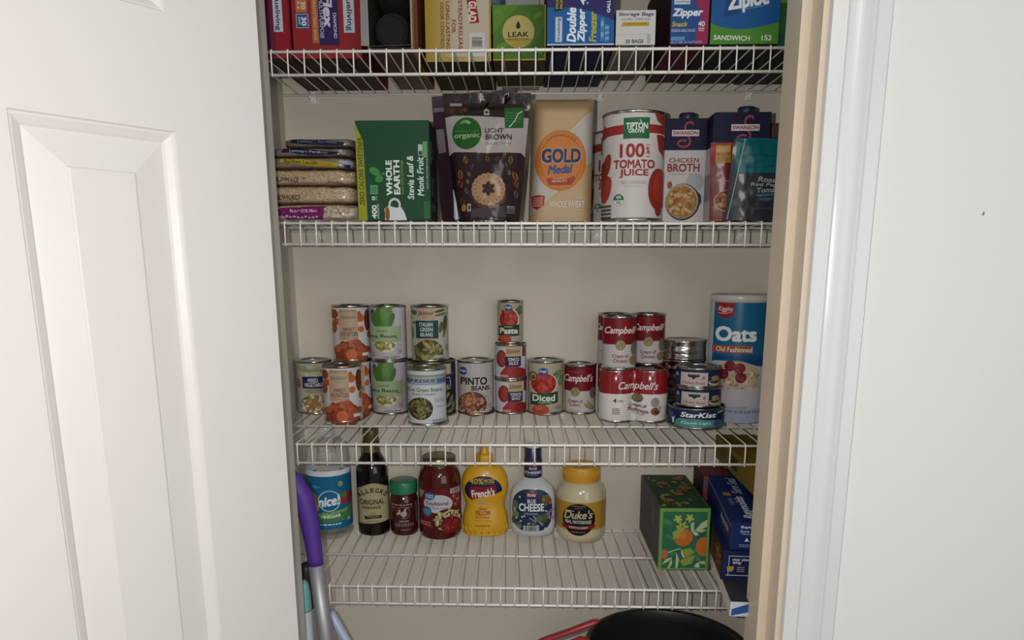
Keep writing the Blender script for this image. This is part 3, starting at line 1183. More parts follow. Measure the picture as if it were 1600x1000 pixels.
L.ell(1040, 640, 160, 170, 'a89a90')
L.rect(872, 640, 1215, 690, 'b0a298')
L.ell(1040, 575, 165, 108, 'b9a78e')
L.blobs(1045, 590, 148, 90, 110, 17, 8, ['c4b39a', 'a8937a', 'd0c2ac', '9a846c', 'bda98e'], 21)
for x, y in ((996, 502), (1062, 515), (952, 558), (1072, 578)):
    L.ell(x, y, 38, 36, '7c2230')
    L.blobs(x, y, 26, 24, 12, 9, 8, ['94303e', '6a1826', 'a03c48'], int(x))
L.poly([(885, 660), (1210, 650), (1195, 730), (1140, 770), (1010, 782), (930, 770), (895, 725)], 'b3adb6')
L.poly([(870, 790), (1262, 785), (1262, 888), (870, 888)], '9aa6bd')
L.text('NET WT 42 OZ (2 LB 10 OZ)', 958, 802, 1222, 826, '3d4658', .008)
L.build('paper_label', on_cyl(RO - .0005), t, step=.004, rough=.35)


# ================================================================== bottles and jars on the lowest shelf
D4 = lambda x: deck(3, x)


def arc_text(L, s, cx, cy, r, a0, a1, w, h, c, bold=.012, up=True):
    """letters set along an arc; angles in degrees, 0 = top, clockwise positive"""
    n = len(s)
    for i, ch in enumerate(s):
        if ch == ' ':
            continue
        a = radians(a0 + (a1 - a0) * (i / (n - 1) if n > 1 else .5))
        x, y = (cx + r * sin(a), cy - r * cos(a)) if up else (cx + r * sin(a), cy + r * cos(a))
        ww = w * (.45 if ch in "I'." else 1)
        L.text(ch, x - ww / 2, y - h / 2, x + ww / 2, y + h / 2, c, bold, 0, -math.degrees(a) if up else math.degrees(a))


def plastic(h, rough=.25, boost=1.2, coat=.3):
    return mat(h, rough, 0, boost, 0, 30, .02, coat)


# --- vinegar
x, y = -.0176, .2530
t = thing('vinegar_bottle', 'clear plastic VINEGAR bottle with blue label, leftmost on the lowest shelf', 'bottle', (x, y, D4(x)), facing(x, y))
k = .0003
vp = [(.002, .004), (.030, .003), (.041, 0), (.0445, .003), (.0456, .010), (.0456, .150), (.0450, .156), (.0456, .160), (.0452, .172), (.0430, .186), (.0385, .196), (.0290, .203),
      (.0175, .207), (.0150, .209), (.0148, .214)]
b = MB()
b.lathe(vp, clear_mat('clear_plastic', (.98, .985, .985, 1), .95), 48, cap1=False)
for i in range(16):
    a = 2 * pi * i / 16
    b.tube([(.0459 * cos(a), .0459 * sin(a), .160), (.0455 * cos(a), .0455 * sin(a), .172), (.0433 * cos(a), .0433 * sin(a), .186), (.0388 * cos(a), .0388 * sin(a), .196)],
           .0016, b.mats[0], 6)
b.build('bottle_body', t)
b = MB()
b.lathe([(.003, .006), (.042, .0062), (.0438, .012), (.0438, .118), (.002, .118)], clear_mat('vinegar_liquid', (.96, .97, .98, 1), .985), 40)
b.build('vinegar', t)
b = MB()
b.lathe([(.0152, .209), (.0162, .2095), (.0162, .228), (.0150, .2305), (.004, .231)], plastic('b9bdc2'), 32)
for i in range(28):
    a = 2 * pi * i / 28
    b.box(-.0005, .0005, -.0003, .0006, .211, .227, b.mats[0])
    for v in b.bm.verts[-8:]:
        p = v.co.copy()
        v.co = Vector((p.x * cos(a) + (.0162 + p.y) * sin(a), -(p.x * sin(a)) + (.0162 + p.y) * cos(a), p.z))
b.build('bottle_cap', t)
R = .0456
L = Lab(155, 459, 350, 868, 2 * R, .155, R)
v = L.Y
for c, ya, yb in (('c3cbd0', 382, 440), ('1f6f9e', 418, 795)):
    L.raw([(-2.6 * R, v(yb)), (2.6 * R, v(yb)), (2.6 * R, v(ya)), (-2.6 * R, v(ya))], [(0, 1, 2, 3)], c)
L.ell(205, 590, 30, 56, 'a08562')
L.ell(215, 640, 22, 30, 'b89a74')
L.ell(412, 585, 32, 50, 'a33a3e')
L.ell(440, 590, 18, 40, '8c2f38')
L.ell(405, 562, 20, 22, '5e7f48')
L.poly([(215, 690), (260, 668), (330, 660), (400, 655), (459, 640), (459, 735), (400, 742), (300, 745), (215, 742)], '4d8550')
L.ring(305, 592, 74, 5, 'c9d4da')
L.ell(305, 592, 66, 66, '1f6f9e')
L.text('nice!', 228, 556, 378, 628, 'd5dce0', .03, .28, 6)
L.ell(383, 478, 14, 18, 'c2b050')
L.text('!', 380, 468, 386, 488, '44603a', .02)
L.poly([(190, 495), (222, 476), (258, 495), (222, 502)], '4e8fb5')
L.text('DISTILLED WHITE', 232, 672, 420, 684, 'b4cdb4', 0, 0, 5)
L.text('VINEGAR', 240, 690, 376, 714, 'dde2dc', .016, 0, 3)
micro(L, 240, 750, 380, 770, 'c3d2dc', 1)
L.ell(428, 740, 10, 14, '7fb0cc')
L.build('printed_label', on_cyl(R + .0002), t, step=.004, rough=.3)

# --- marinade
x, y = .0728, .2620
t = thing('marinade_bottle', 'dark ORIGINAL MARINADE bottle with cream label and brown neck', 'bottle', (x, y, D4(x)), facing(x, y))
mp = smooth_prof([(.002, .003), (.028, .001), (.0318, .003), (.0331, .009), (.0331, .060), (.0331, .125), (.0318, .143), (.0270, .158), (.0205, .169), (.0170, .178), (.0165, .190)], 4)
GLD = mat('100807', .06, 0, 1, 0, 30, .02, .3, name='dark_marinade_glass')
b = MB()
b.lathe(mp, GLD, 44)
b.build('bottle_body', t)
b = MB()
b.lathe([(.0174, .166), (.0178, .168), (.0172, .198), (.0165, .1985)], mat('5d4c2c', .35, .3, 1.3), 36)
b.build('neck_foil', t)
b = MB()
b.lathe([(.0160, .1985), (.0164, .199), (.0164, .222), (.0155, .2245), (.003, .225)], mat('5a4a26', .35, .3, 1.3), 36)
b.build('bottle_cap', t)
R = .0331
L = Lab(492, 722, 400, 858, 2 * R, .1345, R)
pts = [(500, 765), (500, 510)] + [(500 + 217 * i / 12, 510 - 44 * sin(pi * i / 12)) for i in range(1, 12)] + [(717, 510), (717, 755)]
L.poly(pts, 'a9a07c')
L.stroke([(506, 758), (506, 514)] + [(506 + 205 * i / 12, 514 - 42 * sin(pi * i / 12)) for i in range(1, 12)] + [(711, 514), (711, 750), (506, 758)], 3, '877d58')
arc_text(L, 'ALLEGRO', 602, 640, 124, -47, 47, 24, 34, '2e2a22', .026)
L.text('ORIGINAL', 512, 584, 684, 622, '3a352a', .014)
L.text('MARINADE', 530, 632, 656, 654, '3a352a', .01)
L.ell(597, 686, 7, 6, '6b6148')
L.stroke([(575, 686), (586, 686)], 3, '6b6148')
L.stroke([(608, 686), (619, 686)], 3, '6b6148')
L.poly([(540, 706), (562, 704), (600, 700), (640, 702), (664, 706), (658, 726), (600, 722), (546, 730)], '2c2a22')
micro(L, 560, 706, 644, 718, 'a9a07c', 1)
micro(L, 556, 738, 642, 748, '4a4434', 1)
L.build('printed_label', on_cyl(R + .0001), t, step=.003, rough=.45)

# --- chili garlic jar
x, y = .1377, .2600
t = thing('chili_garlic_jar', 'small dark red chili jar with green lid beside the marinade', 'jar', (x, y, D4(x)), facing(x, y))
gp = smooth_prof([(.002, .002), (.024, .001), (.0278, .004), (.0291, .012), (.0291, .045), (.0291, .068), (.0280, .078), (.0262, .084), (.0258, .090)], 4)
b = MB()
b.lathe(gp, mat('3c1311', .08, 0, 1.1, 0, 120, .25, .3, name='chili_paste_in_glass'), 40)
b.build('jar_body', t)
b = MB()
b.lathe([(.0272, .0895), (.0284, .0900), (.0286, .092), (.0286, .112), (.0278, .1150), (.024, .1165), (.003, .1168)], plastic('24704e', .35), 44)
b.build('jar_lid', t)
R = .0291
L = Lab(727, 925, 540, 855, 2 * R, .0937, R)
W_ = 'a89a98'
micro(L, 742, 618, 888, 632, W_, 1)
micro(L, 745, 640, 885, 648, '8d7a7a', 1, 2)
# rooster mark in white line work
L.ring(820, 680, 46, 3, '7c6462')
L.poly([(800, 700), (806, 676), (822, 668), (832, 650), (842, 652), (838, 668), (846, 690), (838, 706), (820, 712)], W_)
for a in (-.2, .2, .6, 1.0):
    L.ell(796 - 8 * cos(a), 676 - 18 * sin(a) + 10, 18, 5, W_, rot=-a - .3)
L.stroke([(838, 650), (846, 644), (852, 652)], 4, W_)
L.stroke([(818, 710), (816, 724)], 3, W_)
L.stroke([(828, 710), (830, 724)], 3, W_)
micro(L, 788, 734, 856, 752, W_, 1)
micro(L, 762, 756, 886, 782, '978886', 2, 8)
micro(L, 900, 610, 916, 760, '8d7a7a', 12, 9)
L.rect(738, 690, 756, 722, '5a3430')
micro(L, 800, 796, 862, 808, '9a8c8a', 1)
L.build('printed_label', on_lathe(gp, R), t, step=.0035, rough=.35)

# --- pasta sauce
x, y = .2142, .2545
t = thing('pasta_sauce_jar', 'big glass jar of red Traditional pasta sauce with gold lid', 'jar', (x, y, D4(x)), facing(x, y))
pp = smooth_prof([(.002, .003), (.036, .001), (.0415, .003), (.0436, .011), (.0438, .030), (.0438, .110), (.0434, .124), (.0408, .137), (.0365, .146), (.0335, .151), (.0328, .156)], 4)
b = MB()
b.lathe(pp, mat('48110f', .07, 0, 1.1, 0, 90, .25, .3, name='tomato_sauce_in_glass'), 48)
b.build('jar_body', t)
b = MB()
b.lathe([(.0330, .153), (.0345, .1535), (.0348, .155), (.0345, .1675), (.0330, .170), (.031, .1692), (.029, .1702), (.003, .1702)], mat('7c715a', .3, .8, 1.2), 48)
b.build('jar_lid', t)
R = .0438
L = Lab(935, 1230, 375, 880, 2 * R, .1505, R)
L.poly([(945, 520), (1228, 500), (1230, 790), (1230, 795), (960, 790), (945, 780)], '6c1d1e')
L.poly([(945, 520), (980, 530), (960, 580), (945, 590)], '9c8c70')
L.ell(1205, 600, 34, 50, '86302a')
for x_, y_, r_ in ((1180, 575, 16), (1208, 605, 18), (1190, 635, 12), (1215, 560, 10)):
    L.ell(x_, y_, r_, r_, '9c4038')
    L.ell(x_ - 4, y_ - 5, r_ * .4, r_ * .4, 'b98a80')
L.ell(1072, 618, 98, 66, 'aeb2bb')
L.poly([(985, 560), (1060, 552), (1100, 570), (1030, 640), (985, 620)], 'aeb2bb')
L.ell(1014, 562, 36, 28, '2f5c97')
L.text('Great', 988, 548, 1040, 560, 'c9d2dc', .012)
L.text('Value', 990, 563, 1040, 576, 'c9d2dc', .012)
L.text('Traditional', 988, 600, 1140, 628, '7c2a30', .01)
L.text('Pasta Sauce', 1030, 638, 1138, 654, '8a4a50', .0)
L.ell(996, 672, 30, 36, '2f7290')
micro(L, 978, 655, 1014, 690, '7fb0c4', 3)
L.ell(1130, 740, 100, 86, '3a2220')
L.blobs(1130, 735, 84, 70, 50, 22, 8, ['a39868', 'b5aa7c', '948a5a', 'c0b78c'], 4)
L.ell(1150, 770, 66, 62, '7a201e')
L.blobs(1150, 760, 44, 44, 20, 14, 10, ['8e2c28', '6a1a1a', '9c3a30'], 6)
L.poly([(950, 735), (1030, 770), (1028, 790), (955, 770)], '8c3a40')
micro(L, 955, 742, 1020, 775, 'b08a8a', 2, 3)
L.bars(1152, 512, 1214, 548, '3a3a3a', 'b5b2b2', vert=True)
L.build('printed_label', on_cyl(R + .0001), t, step=.0035, rough=.35)

# --- mustard squeeze bottle (oval)
x, y = .3084, .2640
t = thing('mustard_bottle', 'yellow squeeze bottle of YELLOW mustard with pointed cap', 'bottle', (x, y, D4(x)), facing(x, y))
k = .000262
sy = .62
mp = smooth_prof([(.003, .002), (165 * k, .001), (178 * k, .005), (182 * k, .016), (182 * k, 110 * k), (172 * k, 170 * k), (156 * k, 230 * k), (162 * k, 280 * k), (178 * k, 340 * k),
                  (185 * k, 400 * k), (182 * k, 450 * k), (166 * k, 505 * k), (135 * k, 550 * k), (96 * k, 580 * k), (66 * k, 594 * k)], 4)
YEL = plastic('c4941c', .4, 1.15, .2)
b = MB()
b.lathe(mp, YEL, 56, sy=sy)
for i in range(22):                                   # moulded flutes round the foot
    a = 2 * pi * i / 22
    b.tube([(182 * k * cos(a), sy * 182 * k * sin(a), .006), (182.5 * k * cos(a), sy * 182.5 * k * sin(a), .013), (181 * k * cos(a), sy * 181 * k * sin(a), .022)], [.001, .0018, .0006], YEL, 6)
b.build('bottle_body', t)
b = MB()
b.lathe([(.0172, .1535), (.0176, .154), (.0176, .170), (.0165, .1725), (.0085, .1735), (.0078, .175), (.0058, .190), (.0045, .193), (.001, .1935)], plastic('c4941c', .4, 1.15), 36)
b.build('nozzle_cap', t)
R = .0485
L = Lab(125, 495, 231, 825, 2 * R, 594 * k, R)
pts = [(148, 455)] + [(298 + 150 * cos(pi + pi * i / 16) , 455 - 132 * sin(pi * i / 16)) for i in range(1, 16)] + [(448, 455), (400, 470), (192, 520), (165, 500)]
L.poly(pts, '20264a')
L.text('40%', 190, 342, 300, 390, 'c2a03a', .02)
L.text('MORE', 303, 348, 386, 380, 'c2a03a', .02)
micro(L, 305, 384, 386, 392, 'c2a03a', 1)
L.poly([(192, 418), (240, 402), (300, 412), (396, 398), (408, 470), (330, 486), (240, 505), (192, 528)], '8c2730')
L.text("French's", 202, 428, 388, 496, 'd6cecb', .03, .12, 6)
for x_, a in ((215, -.8), (232, -.6), (250, -.4), (330, .4), (350, .6), (370, .8)):
    L.stroke([(290 + (x_ - 290) * .6, 545 - abs(x_ - 290) * .1), (x_, 575)], 4, 'cfc49a')
L.ell(292, 545, 52, 30, 'c9ab5c')
micro(L, 245, 545, 335, 552, '8c6a2a', 1)
L.text('Classic', 248, 585, 328, 605, 'a2501e', .006, .3)
L.text('YELLOW', 224, 610, 360, 648, 'a5471c', .018)
L.text('MUSTARD', 234, 656, 346, 672, 'a5471c', .004)
micro(L, 226, 686, 360, 694, '9c6a22', 1, 2)
micro(L, 234, 722, 350, 742, '9c6418', 1)
micro(L, 282, 754, 304, 760, '9c6a22', 1)
L.build('printed_label', on_lathe(mp, R, sy), t, step=.003, stepv=.004, rough=.35)

# --- blue cheese dressing (oval)
x, y = .4094, .2620
t = thing('dressing_bottle', 'white BLUE CHEESE dressing bottle with navy label and neck sleeve', 'bottle', (x, y, D4(x)), facing(x, y))
k = .0002537
sy = .66
bp = smooth_prof([(.003, .003), (140 * k, .001), (165 * k, 16 * k), (183 * k, 46 * k), (190 * k, 90 * k), (190 * k, 180 * k), (190 * k, 275 * k), (183 * k, 355 * k), (162 * k, 412 * k),
                  (122 * k, 450 * k), (84 * k, 480 * k), (70 * k, 498 * k), (68 * k, 520 * k)], 4)
b = MB()
b.lathe(bp, plastic('b9bdbd', .15, 1.35, .5), 56, sy=sy)
b.build('bottle_body', t)
b = MB()
NAVY = mat('222c46', .25, 0, 1.4, 0, 60, .03)
b.lathe([(71 * k, 494 * k), (74 * k, 498 * k), (74 * k, 640 * k), (70 * k, 655 * k), (68 * k, 735 * k), (63 * k, 745 * k)], NAVY, 40, cap0=False, cap1=False)
b.build('neck_sleeve', t)
b = MB()
b.lathe([(60 * k, 738 * k), (64 * k, 742 * k), (63 * k, 758 * k), (56 * k, 764 * k), (.001, 764 * k)], plastic('c5c8c8', .3, 1.35), 36)
b.build('bottle_cap', t)
R = 71 * k
L = Lab(635, 775, 100, 335, 2 * 74 * k, 142 * k, 74 * k)
L.text('Kurtz', 666, 146, 748, 180, 'b3404e', .02)
L.text('BLUE', 676, 192, 735, 220, 'c2c8cf', .016)
L.text('CHEESE', 642, 245, 768, 280, 'c6ccd2', .02)
micro(L, 660, 294, 744, 306, '9aa4b2', 1)
L.build('sleeve_print', on_cyl(74 * k, 498 * k), t, step=.003, rough=.3)
R = .0482
L = Lab(505, 885, 430, 835, 2 * R, 405 * k, R)
pts = [(690 + 163 * math.copysign(abs(cos(a)) ** .62, cos(a)), 600 - 178 * math.copysign(abs(sin(a)) ** .72, sin(a))) for a in [2 * pi * i / 40 for i in range(40)]]
L.poly(pts, '2a3a56')
L.rect(640, 450, 728, 484, '96303c')
L.text('Kurtz', 650, 455, 718, 480, 'd2c5c8', .016)
L.text('BLUE', 650, 502, 720, 536, 'c6ccd2', .02)
L.text('CHEESE', 583, 540, 786, 606, 'd2d6da', .022)
L.text('DRESSING', 628, 618, 738, 634, 'a4b0bd', .0)
L.ell(552, 560, 22, 40, '5e7058')
L.ell(556, 640, 28, 30, '6c8060')
L.ell(548, 600, 14, 20, '8a9c74')
L.ell(540, 690, 16, 34, '4c5e48')
L.ell(580, 720, 26, 22, '50644c')
L.blobs(810, 515, 36, 40, 20, 16, 10, ['6e7a44', '5a683a', '87643a', 'a37a3c', '54643a', '8c4a38'], 4)
L.ring(850, 640, 44, 9, 'a078a0')
L.ring(850, 640, 28, 6, 'b796b5')
L.stroke([(670, 660), (700, 680), (725, 690)], 10, '9a86a2')
L.stroke([(700, 640), (716, 665), (740, 690)], 9, 'b2a2b6')
L.ell(755, 665, 34, 30, '5e6c4a')
L.ell(790, 660, 22, 40, '4f5e40')
L.blobs(715, 715, 60, 22, 34, 9, 6, ['8e927e', '3c4038', '7a8068', 'a5a898', '555c48'], 5)
for x_, y_ in ((588, 488), (610, 655), (600, 690), (800, 605), (628, 645), (566, 668)):
    L.ell(x_, y_, 9, 7, 'b4babb', rot=.5)
L.bars(620, 728, 744, 778, '30343c', 'b3b7ba')
L.poly([(778, 778), (792, 738), (806, 778)], 'b3b7ba')
micro(L, 562, 725, 606, 752, 'a4acb8', 2)
L.build('printed_label', on_lathe(bp, R, sy), t, step=.003, stepv=.004, rough=.3)

# --- mayonnaise jar
x, y = .5090, .2485
t = thing('mayonnaise_jar', 'jar of REAL MAYONNAISE with yellow lid and round black label', 'jar', (x, y, D4(x)), facing(x, y))
k = .0002535
yp = smooth_prof([(.003, .003), (155 * k, .001), (176 * k, 10 * k), (192 * k, 36 * k), (199 * k, 75 * k), (199 * k, 200 * k), (199 * k, 345 * k), (194 * k, 400 * k), (180 * k, 445 * k),
                  (156 * k, 478 * k), (140 * k, 490 * k), (138 * k, 500 * k)], 4)
b = MB()
b.lathe(yp, mat('b9ae90', .12, 0, 1.4, 0, 60, .03, .5, name='mayonnaise_in_jar'), 56)
b.build('jar_body', t)
b = MB()
LID = plastic('c08c26', .4, 1.15)
b.lathe([(142 * k, 490 * k), (148 * k, 492 * k), (149 * k, 500 * k), (149 * k, 598 * k), (144 * k, 612 * k), (130 * k, 616 * k), (126 * k, 613 * k), (.002, 613 * k)], LID, 56)
for i in range(70):
    a = 2 * pi * i / 70
    b.tube([(149 * k * cos(a), 149 * k * sin(a), 505 * k), (149 * k * cos(a), 149 * k * sin(a), 592 * k)], .0005, LID, 4)
b.build('jar_lid', t)
R = .0507
L = Lab(890, 1293, 385, 875, 2 * R, 490 * k, R)
v = L.Y
L.raw([(-2.7 * R, v(760)), (2.7 * R, v(760)), (2.7 * R, v(528)), (-2.7 * R, v(528))], [(0, 1, 2, 3)], 'bd9138')
L.ell(1078, 668, 134, 136, '96782c')
L.ell(1078, 668, 130, 132, '17171a')
micro(L, 1022, 552, 1132, 562, '9c988a', 1)
micro(L, 1042, 570, 1110, 578, '9c988a', 1)
L.text("Duke's", 958, 592, 1190, 662, 'b4ab88', .014, .3, 2)
L.stroke([(965, 600), (985, 594), (1040, 598)], 6, 'b4ab88')
L.text('REAL MAYONNAISE', 970, 672, 1180, 702, 'bdb9ae', .008)
L.poly([(945, 715), (968, 712), (1078, 728), (1190, 712), (1212, 716), (1205, 738), (1188, 744), (1078, 752), (966, 744), (948, 740)], '86252f')
L.text('SMOOTH & CREAMY', 1002, 724, 1152, 742, 'c9b6b6', .006)
micro(L, 1018, 766, 1132, 778, '9c988a', 1)
L.build('printed_label', on_lathe(yp, R), t, step=.0035, stepv=.006, rough=.35)


# ================================================================== cartons
def carton(name, label, cat, x0, x1, y0, y1, z0, z1, front, side=None, top=None, bottom=None, rz=0.0, rx=0.0, group=None, left=None, rough=.6):
    t = thing(name, label, cat, ((x0 + x1) / 2, (y0 + y1) / 2, z0), rz, group)
    t.rotation_euler = (rx, 0, rz)
    w, d, h = x1 - x0, y1 - y0, z1 - z0
    b = MB()
    F, S, T, B = ink(front, rough), ink(side or front, rough), ink(top or front, rough), ink(bottom or side or front, rough)
    b.box(-w / 2, w / 2, -d / 2, d / 2, 0, h, F, {'left': ink(left, rough) if left else S, 'right': S, 'top': T, 'bottom': B, 'back': S}, bevel=.0007)
    b.build('carton', t)
    return t, w, d, h


def front(d):
    return on_plane(-d / 2)


def on_top(h, d):
    return lambda u, v, e: Vector((u, v - d / 2, h + e))


def on_left(w):
    # u runs from the back to the front edge
    return lambda u, v, d: Vector((-w / 2 - d, -u, v))


def on_right(w):
    return lambda u, v, d: Vector((w / 2 + d, u, v))


def on_under():
    return lambda u, v, d: Vector((u, -v, -d))


# green box with oranges
z0 = D4(.69)
t, w, d, h = carton('tea_box', 'tall green carton printed with oranges and blossoms, on the lowest shelf', 'box', .6412, .7340, .0795, .2990, z0, z0 + .1200,
                    '4f7c3a', '5a5560', '3a5530', rz=0.01)
L = Lab(667, 1135, -92, 490, w, h)
L.rect(667, -92, 1135, 490, '6a9a48')
L.rect(697, -60, 1112, 476, '2f6a4c')
rnd = random.Random(2)
for x_, y_, rx, ry, a, c in ((740, 40, 60, 22, .5, '3f8058'), (900, 20, 80, 18, -.4, '246048'), (770, 180, 40, 14, .7, '3f8058'), (1060, 160, 50, 20, -.8, '246048'),
                             (760, 330, 60, 16, .2, '3f8058'), (1040, 380, 50, 22, .9, '3f8058'), (720, 120, 30, 14, 1.2, '246048'), (980, 330, 50, 16, -.6, '4a8a5a')):
    L.ell(x_, y_, rx, ry, c, rot=a)
for x_, y_, s_ in ((836, 6, 44), (945, 0, 44)):
    for q in range(5):
        a = q * 2 * pi / 5 + .3
        L.ell(x_ + s_ * .5 * cos(a), y_ + s_ * .5 * sin(a), s_ * .48, s_ * .26, 'a9b04c', rot=a)
    L.ell(x_, y_, s_ * .3, s_ * .3, 'b3ac6e')
for q in range(6):
    a = q * pi / 3
    L.ell(878 + 34 * cos(a), 80 + 34 * sin(a), 26, 12, 'a5aa4a', rot=a)
L.ell(893, 182, 86, 82, 'bf6a28')
L.ell(880, 165, 40, 34, 'c87a38')
L.poly([(790, 130), (830, 110), (840, 60), (868, 100), (905, 75), (890, 120), (850, 150), (845, 195), (815, 180), (800, 205)], '95a148')
L.ell(1085, 268, 72, 92, 'bf6a28')
L.poly([(1112, 180), (1135, 180), (1135, 365), (1112, 365)], '6a9a48')
for pts, c in (([(1000, 110), (1060, 40), (1110, 12), (1108, 80), (1050, 105)], 'b0b58c'), ([(985, 118), (1050, 100), (1108, 110), (1060, 135)], 'a3ab80'),
               ([(955, 50), (985, 30), (988, 120), (960, 125)], 'a9b08a'), ([(965, 120), (1010, 130), (1040, 155), (1000, 165)], 'b6bb98'),
               ([(700, 440), (740, 390), (795, 368), (760, 410)], 'b3b896'), ([(790, 370), (800, 430), (775, 478), (755, 478)], 'a3ab80'),
               ([(832, 320), (862, 390), (850, 475), (830, 475)], 'a9b08a'), ([(1005, 465), (1020, 430), (1050, 420), (1060, 470)], 'b3b896'),
               ([(1040, 415), (1100, 400), (1112, 440), (1070, 435)], 'a3ab80'), ([(875, 290), (915, 365), (905, 380), (880, 340)], 'b3b896'),
               ([(880, 300), (960, 280), (1000, 320), (930, 375)], '8c9c3c'), ([(870, 400), (960, 360), (1010, 350), (980, 430), (900, 455)], '8c9c3c'), ([(750, 318), (870, 280), (872, 290), (752, 328)], '9cb08a')):
    L.poly(pts, c)
L.ell(722, 340, 32, 48, 'b8624a')
L.poly([(667, 290), (697, 290), (697, 400), (667, 400)], '6a9a48')
L.build('front_print', front(d), t, rough=.6)
L = Lab(-.5, .5, 0, 1, w, d)
L.rect(-.5, 0, .5, 1, '48652f')
L.rect(-.46, .02, .46, .98, '2c4a34')
rnd = random.Random(14)
for i in range(46):
    L.ell(rnd.uniform(-.4, .4), rnd.uniform(.06, .94), rnd.uniform(.04, .1), rnd.uniform(.015, .04), rnd.choice(['5a7a3c', '48683a', '8a9a48', '3c5c38', '74804a']), 10, rnd.uniform(0, 3))
for x_, y_ in ((-.15, .3), (.25, .15), (.05, .62), (-.25, .8), (.3, .45)):
    L.ell(x_, y_, .12, .05, 'a3603a')
L.build('top_print', on_top(h, d), t, rough=.6)
L = Lab(-.5, .5, 0, 1, d, h)
micro(L, -.4, .2, -.1, .4, '77727e', 5, 5)
L.rect(.1, .15, .25, .5, '6a6570')
micro(L, .28, .2, .42, .8, '4c4852', 9, 6)
L.build('side_print', on_left(w), t, rough=.6)

# wrap and foil cartons stacked at the right end
TL = .075
RZ = -.065
z0 = D4(.77)
t, w, d, h = carton('wrap_box', 'open blue and white wrap box lowest of the right pile, jutting over the lip', 'box', .7380, .7940, -.1000, .1700, z0 + .0058, z0 + .0325,
                    'b9bfc6', 'c5c4c0', '2a2a2e', rx=TL, rz=RZ)
L = Lab(0, 100, 0, 100, w, h)
L.poly([(4, 50), (60, 4), (98, 4), (98, 40), (4, 96)], '2c5c9c')
L.build('front_print', front(d), t)
b = MB()
b.box(-w / 2, w / 2, -d / 2, d / 2 , h, h + .0006, ink('3a3a40'))  # dark sheet stands for the shaded inside of the open box
b.build('shaded_inside_flap', t)
za = z0 + .0330 + .0040
t, w, d, h = carton('plastic_wrap_box', 'navy CLEAR PLASTIC WRAP box under the foil box', 'box', .7385, .7960, -.0300, .1950, za, za + .0545, '1d2858', '241f24', '1d2858', rx=TL, rz=RZ)
L = Lab(180, 380, 605, 772, w, h)
for x0_, y0_, x1_, y1_ in ((216, 632, 380, 636), (206, 742, 380, 746)):
    L.rect(x0_, y0_, x1_, y1_, 'aeb2c0')
L.rect(216, 632, 220, 746, 'aeb2c0')
L.text('clear plastic', 238, 646, 352, 664, 'c5c8d2', .012)
L.text('wrap', 240, 666, 290, 684, 'c5c8d2', .012)
L.poly([(210, 694), (232, 694), (250, 690), (248, 712), (236, 722), (212, 720)], 'b3a04a')
L.poly([(340, 704), (356, 696), (378, 700), (374, 722), (346, 724)], 'b3a04a')
micro(L, 268, 692, 312, 726, 'b3a878', 3)
L.build('front_print', front(d), t)
L = Lab(-.5, .5, 0, 1, d, h)
L.rect(-.5, 0, .5, 1, '2a2224')
L.blobs(.1, .55, .38, .4, 60, .035, .07, ['4a3c3c', '3a2e30', '5d4a44', '6d5a52', '2c2426'], 11, box=True)
L.blobs(.38, .45, .09, .4, 26, .025, .1, ['8c4a30', 'a05f34', '7a2c28', 'b08040', '9c3a30'], 12, box=True)
L.rect(.485, 0, .5, 1, '1d2858')
L.build('side_print', on_left(w), t)
zb = za + .0545 + .0012
t, w, d, h = carton('foil_box', 'royal blue foil box with white lettering, on top of the plastic wrap box', 'box', .7490, .8060, -.0320, .1950, zb, zb + .0500, '1c3068', '1a2c62', '1d3470', rx=TL, rz=RZ)
L = Lab(258, 445, 440, 605, w, h)
L.text('Reynolds', 310, 458, 420, 478, 'cfd4e0', .02, .2)
L.text('Sure Seal', 308, 482, 412, 500, 'bcc4d6', .004, .25)
micro(L, 318, 504, 380, 514, 'aab4ca', 1)
L.poly([(336, 552), (348, 530), (362, 552)], 'cfd4e0')
micro(L, 308, 568, 400, 588, '8c98b8', 2)
L.build('front_print', front(d), t)
L = Lab(-.5, .5, 0, 1, w, d)
L.text('Reynolds', -.05, .48, .32, .92, 'c5ccdc', .02, .2, 'ccw')
L.text('Sure Seal', -.02, .06, .3, .42, 'aeb8cc', .006, .25, 'ccw')
L.rect(-.34, .40, -.1, .47, 'a8904a')
L.rect(-.26, .52, -.12, .66, '6a6a8a')
L.build('top_print', on_top(h, d), t)
L = Lab(-.5, .5, 0, 1, d, h)
L.text('Reynolds', .12, .30, .42, .62, '97a3c2', .02, .2)
micro(L, -.3, .3, .08, .7, '5c6c9a', 3, 4)
L.rect(-.5, .1, .5, .14, '8c98b8')
L.build('side_print', on_left(w), t)
z0 = D4(.84)
carton('tall_box', 'dark navy box standing against the right closet wall, behind the foil box', 'box', .8120, .8700, .0300, .2800, z0, z0 + .1660, '1a2238', '1a2238', '1a2238')
t, w, d, h = carton('yellow_box', 'long yellow box lying high at the right wall, just under the third shelf', 'box', .7900, .8720, -.0150, .2850, z0 + .1664, z0 + .2130, '8a7420', '7c6a20', '8a7420')
L = Lab(-.5, .5, 0, 1, d, h)
L.rect(-.15, .25, .05, .75, '2c2a24')
L.rect(-.35, .3, -.22, .7, '5c4f1e')
micro(L, .10, .3, .45, .62, '4a4018', 2)
L.build('side_print', on_left(w), t)
t, w, d, h = carton('red_box', 'small dull red box at the back, behind the foil box', 'box', .7500, .8080, .2060, .2960, D4(.78), D4(.78) + .1450, '7a3434', '3c3238', '84403e')
L = Lab(0, 100, 0, 100, w, h)
L.rect(0, 0, 100, 14, '8c4a4a')
L.rect(40, 14, 100, 32, '2c3a5e')
L.rect(0, 4, 24, 22, '6a5058')
L.build('front_print', front(d), t)


